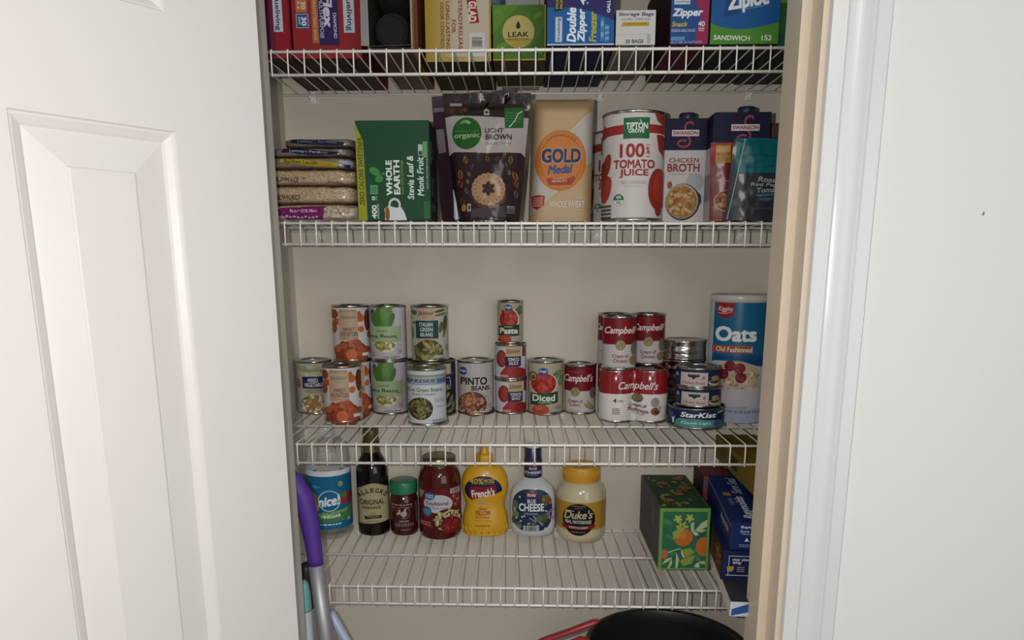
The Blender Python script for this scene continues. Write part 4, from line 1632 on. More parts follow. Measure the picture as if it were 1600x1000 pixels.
# ================================================================== second shelf: bags, pouches, cartons
D2 = lambda x: deck(1, x)


def spow(a, e):
    return math.copysign(abs(a) ** e, a)


class Pillow:
    """a filled bag lying flat: rounded slab, its skin puckered by noise"""

    def __init__(s, a, b, c, e1=.55, e2=.45, amp=.0012, freq=60, seed=0):
        s.a, s.b, s.c, s.e1, s.e2, s.amp, s.freq, s.seed = a, b, c, e1, e2, amp, freq, seed

    def bump(s, p):
        q = Vector((p.x * s.freq, p.y * s.freq, p.z * s.freq * 1.4 + s.seed * 7.3))
        return noise.noise(q) * s.amp + noise.noise(q * 2.7) * s.amp * .4

    def surf(s, eta, om):
        ce, se, co, so = cos(eta), sin(eta), cos(om), sin(om)
        p = Vector((s.a * spow(ce, s.e1) * spow(co, s.e2), s.b * spow(ce, s.e1) * spow(so, s.e2), s.c * spow(se, s.e1) + s.c))
        n = Vector((p.x / s.a ** 2, p.y / s.b ** 2, (p.z - s.c) / s.c ** 2))
        if n.length > 0:
            k = s.bump(p)
            p = p + n.normalized() * min(k, .0)      # pucker inwards only
        return p

    def mesh(s, name, m, parent, nu=72, nv=28):
        b = MB()
        b.grid(lambda u, v: s.surf(-pi / 2 + pi * v * .999 + .0015, 2 * pi * u), nu, nv, m, closed_u=True)
        return b.build(name, parent)

    def front(s):
        def f(u, v, d):
            x, z = u / s.a, (v - s.c) / s.c
            z = max(-.985, min(.985, z))
            A = 1 - abs(z) ** (2 / s.e1)
            B = A ** (s.e1 / s.e2) - abs(x) ** (2 / s.e2)
            y = -s.b * max(B, 0) ** (s.e2 / 2)
            p = Vector((u, y, s.c + z * s.c))
            n = Vector((p.x / s.a ** 2, p.y / s.b ** 2, (p.z - s.c) / s.c ** 2)).normalized()
            p += n * min(s.bump(p), 0)
            return Vector((p.x, p.y - d - .0019, p.z))
        return f


def bag_mat(h, spec='c9b99f', boost=1.0, rough=.28):
    """clear film over grains: speckled colour under a glossy coat"""
    m = bpy.data.materials.new('grain_bag_' + h)
    m.use_nodes = True
    nt = m.node_tree
    p = nt.nodes['Principled BSDF']
    p.inputs['Roughness'].default_value = .5
    p.inputs['Coat Weight'].default_value = .5
    p.inputs['Coat Roughness'].default_value = .12
    tc = nt.nodes.new('ShaderNodeTexCoord')
    vo = nt.nodes.new('ShaderNodeTexVoronoi')
    vo.inputs['Scale'].default_value = 260
    nz = nt.nodes.new('ShaderNodeTexNoise')
    nz.inputs['Scale'].default_value = 55
    mp = nt.nodes.new('ShaderNodeMapping')
    mp.inputs['Scale'].default_value = (.6, 1, 1.5)
    nt.links.new(tc.outputs['Object'], mp.inputs[0])
    nt.links.new(mp.outputs[0], vo.inputs['Vector'])
    nt.links.new(tc.outputs['Object'], nz.inputs['Vector'])
    mx = nt.nodes.new('ShaderNodeMix')
    mx.data_type = 'RGBA'
    c, c2 = lin(h, boost), lin(spec, boost)
    mx.inputs[6].default_value = c2
    mx.inputs[7].default_value = tuple(v * .8 for v in c[:3]) + (1,)
    nt.links.new(vo.outputs['Distance'], mx.inputs[0])
    nt.links.new(mx.outputs[2], p.inputs['Base Color'])
    bp = nt.nodes.new('ShaderNodeBump')
    bp.inputs['Strength'].default_value = .5
    bp.inputs['Distance'].default_value = .003
    nt.links.new(nz.outputs['Fac'], bp.inputs['Height'])
    nt.links.new(bp.outputs['Normal'], p.inputs['Normal'])
    return m


def film(L, f, t, name, rough=.25):
    return L.build(name, f, t, step=.004, stepv=.003, rough=rough)


zb0 = D2(.03)
zs = [0, .0265, .0553, .0808, .0990, .1140, .1285]
xc, aw = .0265, .0925
lefts = [(-.066, .122), (-.066, .119), (-.066, .119), (-.062, .117), (-.060, .114), (.000, .119)]
specs = [('BLACKEYE PEAS bag with magenta label, at the bottom of the bag stack', 'pea_bag'),
         ('lower of the two BROWN RICE bags, lying on the peas', 'rice_bag'),
         ('upper of the two BROWN RICE bags, under the yellow-labelled bag', 'rice_bag'),
         ('flat lentil bag with a yellow label band', 'lentil_bag'),
         ('lentil bag with dark navy label, second from the top of the bag stack', 'lentil_bag'),
         ('thin navy-labelled lentil bag topmost on the bag stack', 'lentil_bag')]
bmats = [bag_mat('a0917c', 'b8ab97'), bag_mat('9a8163', 'b8a183'), bag_mat('9a8163', 'b59d80'), bag_mat('6c5c48', '7c6c58'), bag_mat('5c5248', '6c6258'), bag_mat('5c5248', '6c6258')]
bags = []
for i in range(6):
    xa, xb = lefts[i]
    h = zs[i + 1] - zs[i] - .0003
    y0 = .020 + .003 * (i % 2) + (.006 if i > 3 else 0)
    t = thing(specs[i][1], specs[i][0], 'food bag', ((xa + xb) / 2, y0 + .075, zb0 + zs[i]), 0, 'food bags stacked at the left')
    pl = Pillow((xb - xa) / 2, .075, h / 2, .34 if i < 3 else .3, .3, .0042 if i < 3 else .0026, 45, i)
    pl.mesh('filled_bag', bmats[i], t)
    bags.append((t, pl, xa, xb, h))


def baglab(i, pt, pb):
    t, pl, xa, xb, h = bags[i]
    # look (425,200) at 6.664: x of a look unit -> metres at the bags' front
    k = .000985 / 6.664
    cxl = (xa + xb) / 2
    l = 880 - (.1185 - (cxl - .2)) / k
    return t, pl, Lab(l, l + .4 / k, pt, pb, .4, h)


t, pl, L = baglab(0, 800, 968)
L.poly([(-120, 850), (400, 826), (545, 826), (560, 850), (535, 880), (500, 960), (-120, 960)], '76215f')
L.text('BLACKEYE PEAS', 150, 856, 455, 890, 'c9b0c4', .004)
for i in range(9):
    L.ell(110 + 42 * i, 938 + 6 * sin(i * 2.2), 16, 9, 'b59aac', rot=.2 * sin(i))
L.blobs(690, 880, 150, 62, 60, 24, 15, ['b3a690', 'a3957e', 'c0b49e', '958770'], 6)
L.blobs(690, 880, 150, 62, 10, 5, 5, ['3a302c'], 9)
film(L, pl.front(), t, 'printed_label')
for i, (pt, pb, txt, x0, x1) in ((1, (620, 800, 'BROWN RICE', -20, 270)), (2, (455, 625, 'BROWN RICE', -5, 265))):
    t, pl, L = baglab(i, pt, pb)
    yc = (pt + pb) / 2
    L.text(txt, x0, yc + 2, x1, yc + 58, '43352a', .012)
    L.text('RICE' if i == 1 else 'RICE', 310, yc + 10, 345, yc + 36, '5c4a3a', 0)
    L.blobs(450, yc, 400, 72, 150, 13, 3.5, ['c0b09a', 'b3a087', '8a755c', 'a58f74', 'cabca6'], 30 + i, box=True)
    film(L, pl.front(), t, 'printed_label')
t, pl, L = baglab(3, 315, 455)
L.poly([(70, 318), (400, 355), (700, 385), (690, 450), (400, 425), (70, 375)], 'a3982c')
L.text('Pardina Lentils', 110, 352, 480, 400, '4a4524', .008, 0, -4.5)
L.poly([(500, 380), (640, 390), (640, 445), (500, 432)], 'a5823a')
L.poly([(720, 350), (850, 365), (850, 470), (720, 460)], '8a8d9c')
L.poly([(752, 405), (830, 408), (818, 438), (790, 446), (765, 436)], '1f2850')
film(L, pl.front(), t, 'printed_label')
t, pl, L = baglab(4, 195, 320)
L.poly([(75, 250), (110, 190), (500, 235), (715, 250), (690, 300), (400, 292), (80, 262)], '1d2440')
L.text('Lentejas Pardinas', 172, 232, 590, 276, '9aa3b5', .004, 0, -4)
film(L, pl.front(), t, 'printed_label')
t, pl, L = baglab(5, 118, 215)
L.poly([(175, 165), (200, 125), (500, 135), (790, 165), (740, 200), (400, 190)], '1d2440')
L.text('Lentejas Pardinas', 262, 142, 690, 176, '747e96', .0, 0, -2)
film(L, pl.front(), t, 'printed_label')

# green sweetener carton
z0 = D2(.18)
t, w, d, h = carton('sweetener_box', 'dark green sweetener carton with yellow left edge and white cup', 'box', .1225, .2410, .0200, .1080, z0, z0 + .1535, '1d4a33', '1c2a24', '24553a', rz=.0)  # side colour darkened to carry the shadow on that panel
L = Lab(640, 1136, 95, 770, w, h)
L.poly([(640, 110), (690, 230), (700, 770), (640, 770)], '9c9a2e')
L.text('ZERO CALORIE SWEETENER', 652, 205, 686, 665, '33401f', .006, 0, 'ccw')
L.stroke([(660, 262), (880, 262), (1130, 268)], 2, '173d2a')
for x_, y_, rx, ry, a in ((762, 435, 40, 24, .55), (790, 487, 28, 22, -.3), (818, 450, 12, 9, -.4)):
    L.ell(x_, y_, rx, ry, '3f8c48', rot=a)
    L.stroke([(x_ - rx * .6, y_ - ry * .3), (x_ + rx * .6, y_ + ry * .3)], 3, '2c6a3a')
L.stroke([(770, 470), (800, 460), (812, 450)], 4, '3f8c48')
L.text('WHOLE', 836, 360, 878, 598, 'c0cbc2', .03, 0, 'ccw')
L.text('EARTH', 888, 360, 930, 592, 'c0cbc2', .03, 0, 'ccw')
L.text('PLANT-BASED SWEETENER', 938, 362, 955, 590, '8c9a3c', .0, 0, 'ccw')
L.text('Stevia Leaf &', 980, 330, 1024, 626, 'b9c6bc', .01, .15, 'ccw')
L.text('Monk Fruit', 1048, 340, 1092, 602, 'b9c6bc', .01, .15, 'ccw')
L.text('WITH ERYTHRITOL', 1110, 345, 1122, 558, '9fb0a4', .0, 0, 'ccw')
L.rect(1058, 255, 1088, 330, '9fb0a4')
L.rect(1062, 300, 1084, 326, '1d4a33')
L.rect(1090, 236, 1120, 345, '5c9c5e')
L.rect(1086, 640, 1128, 760, '2c6a35')
L.text('400', 732, 664, 766, 758, 'c9d2ca', .02, 0, 'ccw')
L.text('PACKETS', 768, 658, 782, 758, 'b3bfb5', .006, 0, 'ccw')
L.text('0', 736, 604, 756, 632, 'c9d2ca', .02, 0, 'ccw')
L.rect(726, 528, 778, 590, '5c9c6a')
micro(L, 732, 536, 772, 582, '2c5a3c', 4)
micro(L, 760, 600, 774, 634, '9fb0a4', 3)
L.ell(890, 662, 42, 46, 'b3b9bb')
L.ell(890, 664, 28, 32, '1d4a33')
L.poly([(820, 690), (850, 668), (870, 676), (905, 684), (935, 678), (955, 715), (972, 770), (822, 770)], 'b9bec0')
L.ell(838, 725, 17, 52, 'a8703c')
L.ell(842, 725, 11, 44, '8a5228')
L.build('front_print', front(d), t, rough=.6)
L = Lab(-.5, .5, 0, 1, d, h)
for a, b_, c_, d_, cc in ((-.42, .2, -.3, .42, '7a8480'), (-.2, .25, .1, .36, '3c4844'), (-.4, .55, -.1, .75, '4c5854'), (.0, .5, .3, .8, '333e3a'), (-.45, .82, .2, .9, '4c5854')):
    L.rect(a, b_, c_, d_, cc)
micro(L, -.4, .05, .4, .18, '5c6864', 3)
L.build('side_print', on_right(w), t, rough=.4)


class Pouch:
    """a stand-up bag: front and back panels joined at the edges, thick low down and pinched at the top"""

    def __init__(s, wb, wt, h, T, lean=0.0, top=.94, amp=.0015, freq=28, seed=0, p=3.0, toplean=0.0, shift=0.0, tilt=0.0):
        s.wb, s.wt, s.h, s.T, s.lean, s.top, s.amp, s.freq, s.seed, s.p, s.shift, s.tilt = wb, wt, h, T, lean, top, amp, freq, seed, p, shift, tilt

    def half(s, v):
        t = v / s.h
        return (s.wb + (s.wt - s.wb) * t) / 2

    def y(s, u, v, sgn):
        t = v / s.h
        q = min(1, abs(u) / s.half(v))
        prof = min(1, (1 - t / s.top)) if t < s.top else 0
        prof = max(prof, 0) ** .55 if s.p < 6 else (1 if t < s.top - .12 else max(0, (s.top - t) / .12) ** .6)
        th = s.T / 2 * prof * (1 - q ** s.p) + .0006
        nz = noise.noise(Vector((u * s.freq + s.seed, v * s.freq * .8, s.seed * 3.1))) * s.amp + noise.noise(Vector((u * s.freq * 3, v * s.freq * 2.2, s.seed))) * s.amp * .35
        return sgn * th + s.lean * t + (nz if sgn < 0 else 0) * (1 - q ** 4)

    def pt(s, u, v, sgn, d=0):
        zz = v + (s.tilt * u / s.half(v) * s.h if s.tilt else 0) * (v / s.h)
        return Vector((u + s.shift * v / s.h, s.y(u, v, sgn) + sgn * d, zz))

    def mesh(s, name, m, parent, nu=36, nv=44):
        b = MB()
        for sgn in (-1, 1):
            b.grid(lambda a, c: s.pt((2 * a - 1) * s.half(c * s.h), c * s.h, sgn), nu, nv, m)
        bmesh.ops.remove_doubles(b.bm, verts=b.bm.verts, dist=.0007)
        return b.build(name, parent)

    def front(s):
        def f(u, v, d):
            v = max(0, min(s.h * .999, v))
            hw = s.half(v) * .995
            u = max(-hw, min(hw, u))
            return s.pt(u, v, -1, d + .0007)
        return f


# back sugar pouch first, then the front one
def pouch_look(l, r, t, b, h):
    k = .000985 / 4.347
    return Lab(l, r, t, b, (r - l) * k, h)


PUR = mat('3a2733', .25, 0, 1.1, .1, 40, .15, .3, name='purple_foil_pouch')
t = thing('sugar_pouch', 'purple foil pouch half hidden behind the light brown sugar pouch', 'pouch', (.3020, .1520, D2(.3)), -.03)
po = Pouch(.118, .146, .222, .070, .0, .9, .003, 26, 3, 3, tilt=.025)
po.mesh('foil_pouch', PUR, t)
L = Lab(150, 750, 60, 930, .14, .212)
L.poly([(150, 100), (560, 112), (740, 70), (740, 108), (560, 140), (150, 130)], '7c7680')
L.poly([(640, 60), (745, 62), (745, 130), (640, 120)], '4c2444')
L.poly([(160, 250), (230, 255), (250, 420), (190, 420)], '8a8488')
film(L, po.front(), t, 'printed_front', .2)

t = thing('sugar_pouch', 'LIGHT BROWN sugar pouch with white band and round green badge', 'pouch', (.3315, .0480, D2(.33)), 0)
BRN = mat('1d1413', .2, 0, 1.1, .4, 90, .15, .3, name='dark_brown_foil_pouch')
po = Pouch(.104, .143, .1990, .066, .0, .9, .0022, 30, 1, 3.2)
po.mesh('foil_pouch', BRN, t)
L = Lab(222, 842, 100, 948, .143, .1990)
L.poly([(215, 262), (300, 248), (500, 256), (700, 268), (850, 262), (820, 510), (800, 520), (770, 495), (520, 500), (300, 488), (262, 508), (240, 490)], '9c9493')
L.rect(275, 164, 358, 182, '8a8084')
for x_ in range(5):
    L.ell(262 + 30 * x_, 212 + 5 * (x_ % 2), 14, 15, ['4c3428', '5c3c2a', '3c2a24'][x_ % 3])
L.poly([(512, 215), (530, 200), (552, 216), (552, 250), (512, 248)], '9a9092')
L.rect(520, 222, 544, 234, '2c2226')
L.ell(393, 368, 104, 106, '2a5c28')
L.ell(400, 294, 22, 12, '7fa06c', rot=.3)
L.ell(368, 292, 26, 8, '6c9458', rot=-.6)
L.text('simple truth', 312, 346, 478, 362, '4c7a44', .0)
L.text('organic', 304, 366, 484, 408, '93b383', .004)
L.poly([(655, 198), (792, 196), (788, 330), (660, 338)], '2f5f33')
micro(L, 668, 225, 775, 300, '4c7c4c', 4, 2)
L.stroke([(690, 330), (730, 285), (750, 240), (780, 220)], 5, 'b5c4b5')
L.text('LIGHT', 522, 336, 650, 368, '3c2c30', .01)
L.text('BROWN', 524, 376, 708, 412, '3c2c30', .014)
L.text('SUGAR', 526, 430, 614, 444, '6c605f', .0)
micro(L, 632, 430, 706, 442, '6c605f', 1)
# lower half: nuts, leaves and a scalloped cookie
L.poly([(300, 500), (520, 502), (700, 500), (790, 520), (765, 930), (335, 930)], '33262a')
L.poly([(420, 870), (660, 850), (668, 930), (420, 930)], '4a4048')
rnd = random.Random(8)
for x_, y_, s_, c in ((385, 545, 26, '7c5a34'), (480, 545, 20, '4c3c38'), (540, 540, 22, '6c5230'), (605, 540, 20, '4c3c38'), (700, 545, 26, '7c5a34'), (345, 640, 30, '8a5a2c'),
                      (345, 700, 28, '74481f'), (410, 640, 16, '7c6a54'), (730, 650, 30, '8a5a2c'), (738, 700, 26, '7c4c22'), (690, 630, 16, '7c6a54'), (390, 750, 20, '6c5658'),
                      (360, 820, 30, '5c4020'), (400, 690, 14, '8a7460'), (735, 770, 26, '5c5054'), (670, 580, 14, '5c5054'), (430, 590, 18, '54484a'), (640, 590, 18, '54484a')):
    L.ell(x_, y_, s_ * .6, s_, c, rot=rnd.uniform(-.5, .5))
    L.ell(x_, y_, s_ * .2, s_ * .8, '33262a', rot=rnd.uniform(-.5, .5))
for q in range(20):
    a = 2 * pi * q / 20
    L.ell(545 + 100 * cos(a), 762 + 92 * sin(a), 22, 22, '5c402c')
for q in range(20):
    a = 2 * pi * q / 20
    L.ell(545 + 98 * cos(a), 742 + 88 * sin(a), 21, 21, 'a08064')
L.ell(545, 742, 104, 94, 'a08064')
for q in range(20):
    a = 2 * pi * q / 20
    L.stroke([(545 + 108 * cos(a), 742 + 98 * sin(a)), (545 + 84 * cos(a), 742 + 75 * sin(a))], 4, '6c5240')
for q in range(6):
    a = pi / 2 + 2 * pi * q / 6
    L.ell(545 + 26 * cos(a), 738 + 26 * sin(a), 22, 14, '3a2c30', rot=a)
L.ell(545, 738, 28, 28, '3a2c30')
L.ell(370, 864, 18, 24, 'a3763c')
L.rect(395, 838, 422, 888, '9a9492')
L.rect(402, 850, 416, 876, '3a3438')
micro(L, 672, 850, 728, 905, '8a8084', 4, 3)
L.text('NET WT', 674, 852, 722, 866, '9a9094', .004)
film(L, po.front(), t, 'printed_front', .16)
b = MB()
for sx in (-1,):
    b.tube([(sx * .056, -.008, .050), (sx * .053, -.010, .03), (sx * .051, -.014, .006), (sx * .049, -.014, .002)], [.001, .0025, .0045, .0035], mat('8f949c', .12, 0, 1.4, 0, 40, .05, .5), 8, flat=.5)
b.build('gusset_fold', t)

# flour bag
t = thing('flour_bag', 'tan and white paper flour bag with orange medal, beside the sugar', 'bag', (.4515, .0800, D2(.45)), 0)
PAP = mat('98805f', .6, 0, 1.5, .15, 50, .05, name='tan_kraft_paper')
po = Pouch(.106, .101, .1955, .075, 0, 1.0, .0018, 30, 5, 7, shift=.004)
po.mesh('paper_bag', PAP, t)
b = MB()
b.tube([(-.047, 0, .1925), (-.02, -.001, .194), (.02, .001, .1935), (.051, 0, .195)], .0035, PAP, 8, flat=.6)
b.build('folded_top', t)
L = Lab(772, 1246, 90, 940, .1075, .1955)
L.poly([(1060, 335), (1240, 168), (1246, 520), (1180, 560), (1150, 420)], 'a49f99')
L.poly([(810, 480), (880, 420), (990, 720), (776, 895), (785, 780), (815, 560)], 'a49f99')
L.stroke([(1056, 336), (1245, 162)], 5, 'b8b0a4')
L.stroke([(774, 900), (985, 728)], 5, 'b8b0a4')
L.ell(998, 526, 184, 204, 'b5692f')
L.ell(998, 526, 178, 198, 'bd7434')
L.ring(998, 526, 150, 5, 'a85a28', ry=170)
for q in range(9):
    a = radians(-34 + 8.5 * q)
    L.ell(998 + 172 * sin(a), 540 - 184 * cos(a), 9, 5, '8c5226', 8, -a)
L.text('GOLD', 858, 440, 1146, 546, 'a49f99', .05)
L.text('GOLD', 862, 444, 1142, 542, '26345c', .034)
L.text('Medal', 906, 552, 1088, 614, '2c4c86', .02, .3, 4)
L.poly([(900, 655), (915, 640), (960, 650), (1050, 650), (1095, 630), (1110, 650), (1080, 690), (920, 692)], '9c3828')
L.text('QUALITY', 940, 656, 1050, 674, 'c9a896', .012)
micro(L, 955, 645, 1035, 652, 'c9a896', 1)
L.poly([(796, 765), (845, 758), (892, 765), (886, 832), (835, 862), (804, 840)], '962f2c')
micro(L, 810, 772, 880, 840, 'c49a94', 5, 2)
L.text('WHOLE WHEAT', 928, 800, 1180, 846, 'b9b3a8', .014)
micro(L, 1105, 774, 1178, 790, 'b5a68c', 1)
micro(L, 1105, 855, 1178, 868, 'b5a68c', 1)
micro(L, 975, 908, 1105, 918, 'b5a68c', 1)
film(L, po.front(), t, 'printed_front', .5)

# tomato juice tins
RJ, HJ = .0518, .1690
L = wrap(130, 545, 88, 770, RJ, HJ, 'b3afae')
R = RJ - .0016
L.poly([(130, 180), (545, 172), (545, 222), (130, 240)], '96302c')
L.poly([(130, 200), (150, 160), (165, 240), (130, 260)], '96302c')
L.poly([(500, 88), (470, 100), (490, 150), (530, 180), (545, 170), (545, 88)], '8c3f2c')
L.poly([(488, 235), (520, 230), (545, 235), (545, 380), (505, 330)], '96302c')
L.rect(272, 136, 440, 262, '1f5c38')
L.poly([(272, 136), (440, 134), (440, 260), (355, 240), (272, 262)], '24683f')
L.text('TIPTON', 288, 166, 428, 204, 'c9d2c9', .02)
L.text('GROVE', 304, 204, 406, 228, 'c3ccc3', .014)
L.stroke([(376, 150), (388, 164)], 4, 'c9d2c9')
L.text('100', 252, 292, 412, 378, '93302f', .02)
L.text('%', 420, 312, 446, 356, '93302f', .01)
L.stroke([(420, 300), (448, 300)], 4, '93302f')
L.stroke([(420, 372), (448, 372)], 4, '93302f')
L.text('TOMATO', 214, 390, 480, 444, '93302f', .024)
L.text('JUICE', 254, 448, 442, 502, '93302f', .024)
L.text('FROM CONCENTRATE', 264, 518, 432, 542, 'a09894', .0)
micro(L, 296, 552, 402, 560, 'a09894', 1)
for x_, y_, rx, ry, c in ((168, 420, 26, 76, '8f3028'), (150, 540, 34, 70, '8f2c28'), (170, 570, 30, 86, 'a03c32'), (142, 440, 20, 50, '7c2a24')):
    L.ell(x_, y_, rx, ry, c, rot=.2)
L.ell(122, 530, 8, 30, 'b56a5c')
L.ell(508, 570, 66, 130, '8f2f28')
L.ell(520, 550, 46, 100, 'a03a30')
L.ell(512, 690, 22, 50, '8a3028')
L.ell(253, 638, 34, 36, '2f6a44')
L.poly([(219, 640), (287, 640), (280, 662), (253, 676), (226, 662)], 'b3bab3')
L.text('NON', 238, 612, 268, 632, 'c3cbc3', .01)
L.text('GMO', 238, 646, 268, 664, '2f6a44', .01)
for i in range(4):
    L.rect(138, 668 + i * 24, 206, 682 + i * 24, '4c4a4c')
micro(L, 225, 746, 440, 762, '77706e', 1, 4)
TJ = tin('juice_tin', 'large white TOMATO JUICE tin with green badge, in front', 'can', .5715, .0700, D2(.57), RJ, HJ, L, 'tomato juice tins')
copy_tin(TJ, 'second TOMATO JUICE tin, mostly hidden behind the first', .5675, .2440, D2(.57), -.35)

# broth cartons
NV, WH = '171a38', 'aeacac'


def broth(label, x0, x1, y0, h, big):
    z0 = D2(x0)
    t, w, d, hh = carton('broth_carton', label, 'carton', x0, x1, y0, y0 + .060, z0, z0 + h, WH, NV, NV, group='chicken broth cartons')
    b = MB()
    b.lathe([(.0125, 0), (.0135, .0015), (.0135, .0105), (.0125, .012), (.002, .0122)], plastic('1a1e3e', .4, 1.1), 28)
    for i in range(24):
        a = 2 * pi * i / 24
        b.tube([(.0135 * cos(a), .0135 * sin(a), .002), (.0135 * cos(a), .0135 * sin(a), .010)], .0006, b.mats[0], 4)
    o = b.build('screw_cap', t)
    o.location = (.012, -.004, hh)
    # on the look (910,160) at 4.166: carton 510..803
    L = Lab(440, 803, 118, 800, w, hh)
    L.rect(440, 118, 803, 322, NV)
    pts = [(640 + 50 * cos(a) * (1 - .1 * a / 6), 160 + 24 * sin(a)) for a in (5.9, 5.4, 4.9, 4.5, 4.1)]
    S = [(690, 160), (684, 146), (664, 142), (645, 152), (636, 172), (640, 196), (652, 220), (664, 238), (674, 258), (672, 282), (654, 298), (628, 302), (602, 294), (590, 278), (600, 264), (624, 258), (650, 262)]
    L.stroke(S, 13, 'a3404e')
    L.rect(550, 192, 732, 232, 'b9b6b8')
    L.text('SWANSON', 558, 200, 724, 224, '8f2c38', .02)
    L.text('CHICKEN', 538, 372, 738, 402, '8c3c38', .008)
    L.text('BROTH', 528, 408, 746, 462, '8c3c38', .022)
    micro(L, 540, 472, 734, 482, 'a0706a', 1)
    L.ell(720, 530, 60, 60, '9a9a9e')
    L.ell(640, 660, 118, 122, '39364a')
    L.ell(636, 656, 110, 114, 'a89c86')
    L.ell(634, 660, 104, 108, '9c7648')
    L.blobs(634, 658, 92, 94, 90, 17, 9, ['b08c5a', '8c6438', 'c0a070', 'a07040', '94552c', 'b59a6c'], 13)
    L.poly([(738, 590), (762, 615), (768, 660), (752, 690), (738, 694), (748, 660), (744, 620)], '2c3458')
    L.ell(548, 548, 16, 24, '9c4c3c')
    L.build('front_print', front(d), t, rough=.6)
    L = Lab(-.5, .5, 0, 1, d, hh)
    L.rect(-.5, .30, .5, 1, WH)
    micro(L, -.4, .36, .4, .5, '77757c', 4, 5)
    L.rect(-.4, .55, .35, .8, '8c8a90')
    micro(L, -.4, .84, .4, .95, '77757c', 3, 6)
    micro(L, .1, .1, .4, .26, '5c6488', 3, 7)
    L.stroke([(.47, 0), (.47, .3)], .03, '8c90a8')
    L.build('side_print', on_left(w), t, rough=.6)
    return t


broth('CHICKEN BROTH carton with navy top, right behind the tomato juice tin', .6125, .7030, .1000, .1700, 0)
broth('taller-looking front broth carton with navy top, behind the teal pouch', .6985, .7885, .0500, .1700, 1)

# chili seasoning pouch and the teal pouch
t = thing('chili_pouch', 'dark red pouch with a yellow tag, between broth carton and teal pouch', 'pouch', (.7290, .0370, D2(.72)), 0)
po = Pouch(.068, .074, .1225, .014, .006, .97, .0012, 40, 8, 3)
po.mesh('foil_pouch', mat('5c1f22', .3, 0, 1.45, .05, 40, .1, .3), t)
L = Lab(88, 395, 340, 972, .0735, .1225)
L.poly([(85, 345), (300, 330), (395, 340), (395, 470), (280, 470), (240, 500), (85, 500)], '8f2226')
L.rect(122, 358, 222, 500, 'a5803c')
L.rect(128, 366, 216, 412, 'b5985c')
L.poly([(130, 420), (175, 432), (218, 415), (218, 440), (130, 445)], '9c5c28')
micro(L, 130, 455, 216, 490, '7c5c2c', 2)
L.text('C', 232, 558, 276, 616, 'b9aeac', .02)
micro(L, 180, 640, 260, 655, '9c8484', 1)
L.ell(210, 810, 92, 90, '9c8266')
L.ell(212, 806, 84, 80, '5c3428')
L.blobs(212, 800, 72, 66, 40, 16, 10, ['8c5a34', 'a3703c', '6c3226', '94482c', 'b08a54'], 5)
micro(L, 120, 915, 200, 950, '8c5c5c', 2)
film(L, po.front(), t, 'printed_front', .3)

t = thing('soup_pouch', 'teal and black pouch of roasted red pepper tomato soup, rightmost in front', 'pouch', (.7620, .0120, D2(.76)), 0)
po = Pouch(.098, .088, .1255, .020, .004, .96, .002, 34, 11, 3.2, shift=.004)
po.mesh('foil_pouch', mat('23272c', .26, 0, 1.5, .1, 30, .1, .35), t)
L = Lab(205, 660, 325, 970, .0955, .1255)
L.poly([(250, 320), (705, 340), (690, 600), (500, 602), (340, 600), (240, 612)], '15646a')
L.stroke([(290, 470), (420, 455), (520, 470), (640, 440)], 8, '0f4c52')
L.stroke([(270, 540), (400, 560), (520, 548), (640, 530)], 6, '0f4c52')
L.stroke([(306, 330), (282, 480), (262, 620), (214, 965)], 7, '8a9296')
L.text('Roasted', 418, 634, 640, 676, '8f9598', .012, .1, -4)
L.text('Red Pepper', 366, 680, 650, 716, '8f9598', .012, .1, -3)
L.text('Tomato', 412, 714, 596, 754, '8f9598', .012, .1, 2)
L.poly([(400, 770), (470, 764), (580, 760), (560, 778), (430, 788)], '3c6c7c')
L.poly([(415, 812), (480, 790), (545, 800), (500, 822)], '4c5c66')
micro(L, 390, 870, 540, 886, '4c5054', 1)
film(L, po.front(), t, 'printed_front', .25)

z0 = D2(.83)
t, w, d, h = carton('brown_box', 'dark brown box at the right closet wall, behind the teal pouch', 'box', .8050, .8720, .1100, .2800, z0, z0 + .1640, '3c3028', '3a2c26', '4c3c30')
L = Lab(0, 100, 0, 100, w, h)
L.rect(0, 0, 100, 14, '5a4030')
L.rect(0, 20, 60, 50, '6a6248')
L.build('front_print', front(d), t)


# ================================================================== top shelf: boxes of bags
D1 = lambda x: deck(0, x)


def hbox(name, label, x0, x1, y0, y1, h, l, r, b, fc, side, under, group=None, left=None):
    """box on the top shelf; l..r and b are its look edges, zero is the picture's top line"""
    z0 = D1((x0 + x1) / 2)
    t, w, d, hh = carton(name, label, 'box', x0, x1, y0, y1, z0, z0 + h, fc, side, fc, under, group=group, left=left)
    k = (r - l) / w
    return t, w, d, hh, Lab(l, r, b - hh * k * 1.09, b, w, hh)


# look (400,0) at 5
t, w, d, h, L = hbox('bag_box', 'narrow red trash-bag box in the top left corner', -.0250, .0165, .0600, .2850, .180, 65, 275, 468, '96202f', '7c1c2a', '4a2a2c', left='3c2038')
L.rect(65, -200, 100, 470, '4c2040')
L.rect(98, -200, 150, 470, '6c2036')
L.rect(262, -200, 275, 470, '7c1626')
L.rect(140, -90, 218, 248, '8fa0b8')
L.rect(144, -86, 214, 244, 'b3b4ba')
L.text('trueliving', 150, -76, 200, 236, '2c3c6c', .01, 0, 'cw')
L.stroke([(222, 260), (232, 256)], 4, 'c08a90')
L.build('front_print', front(d), t)

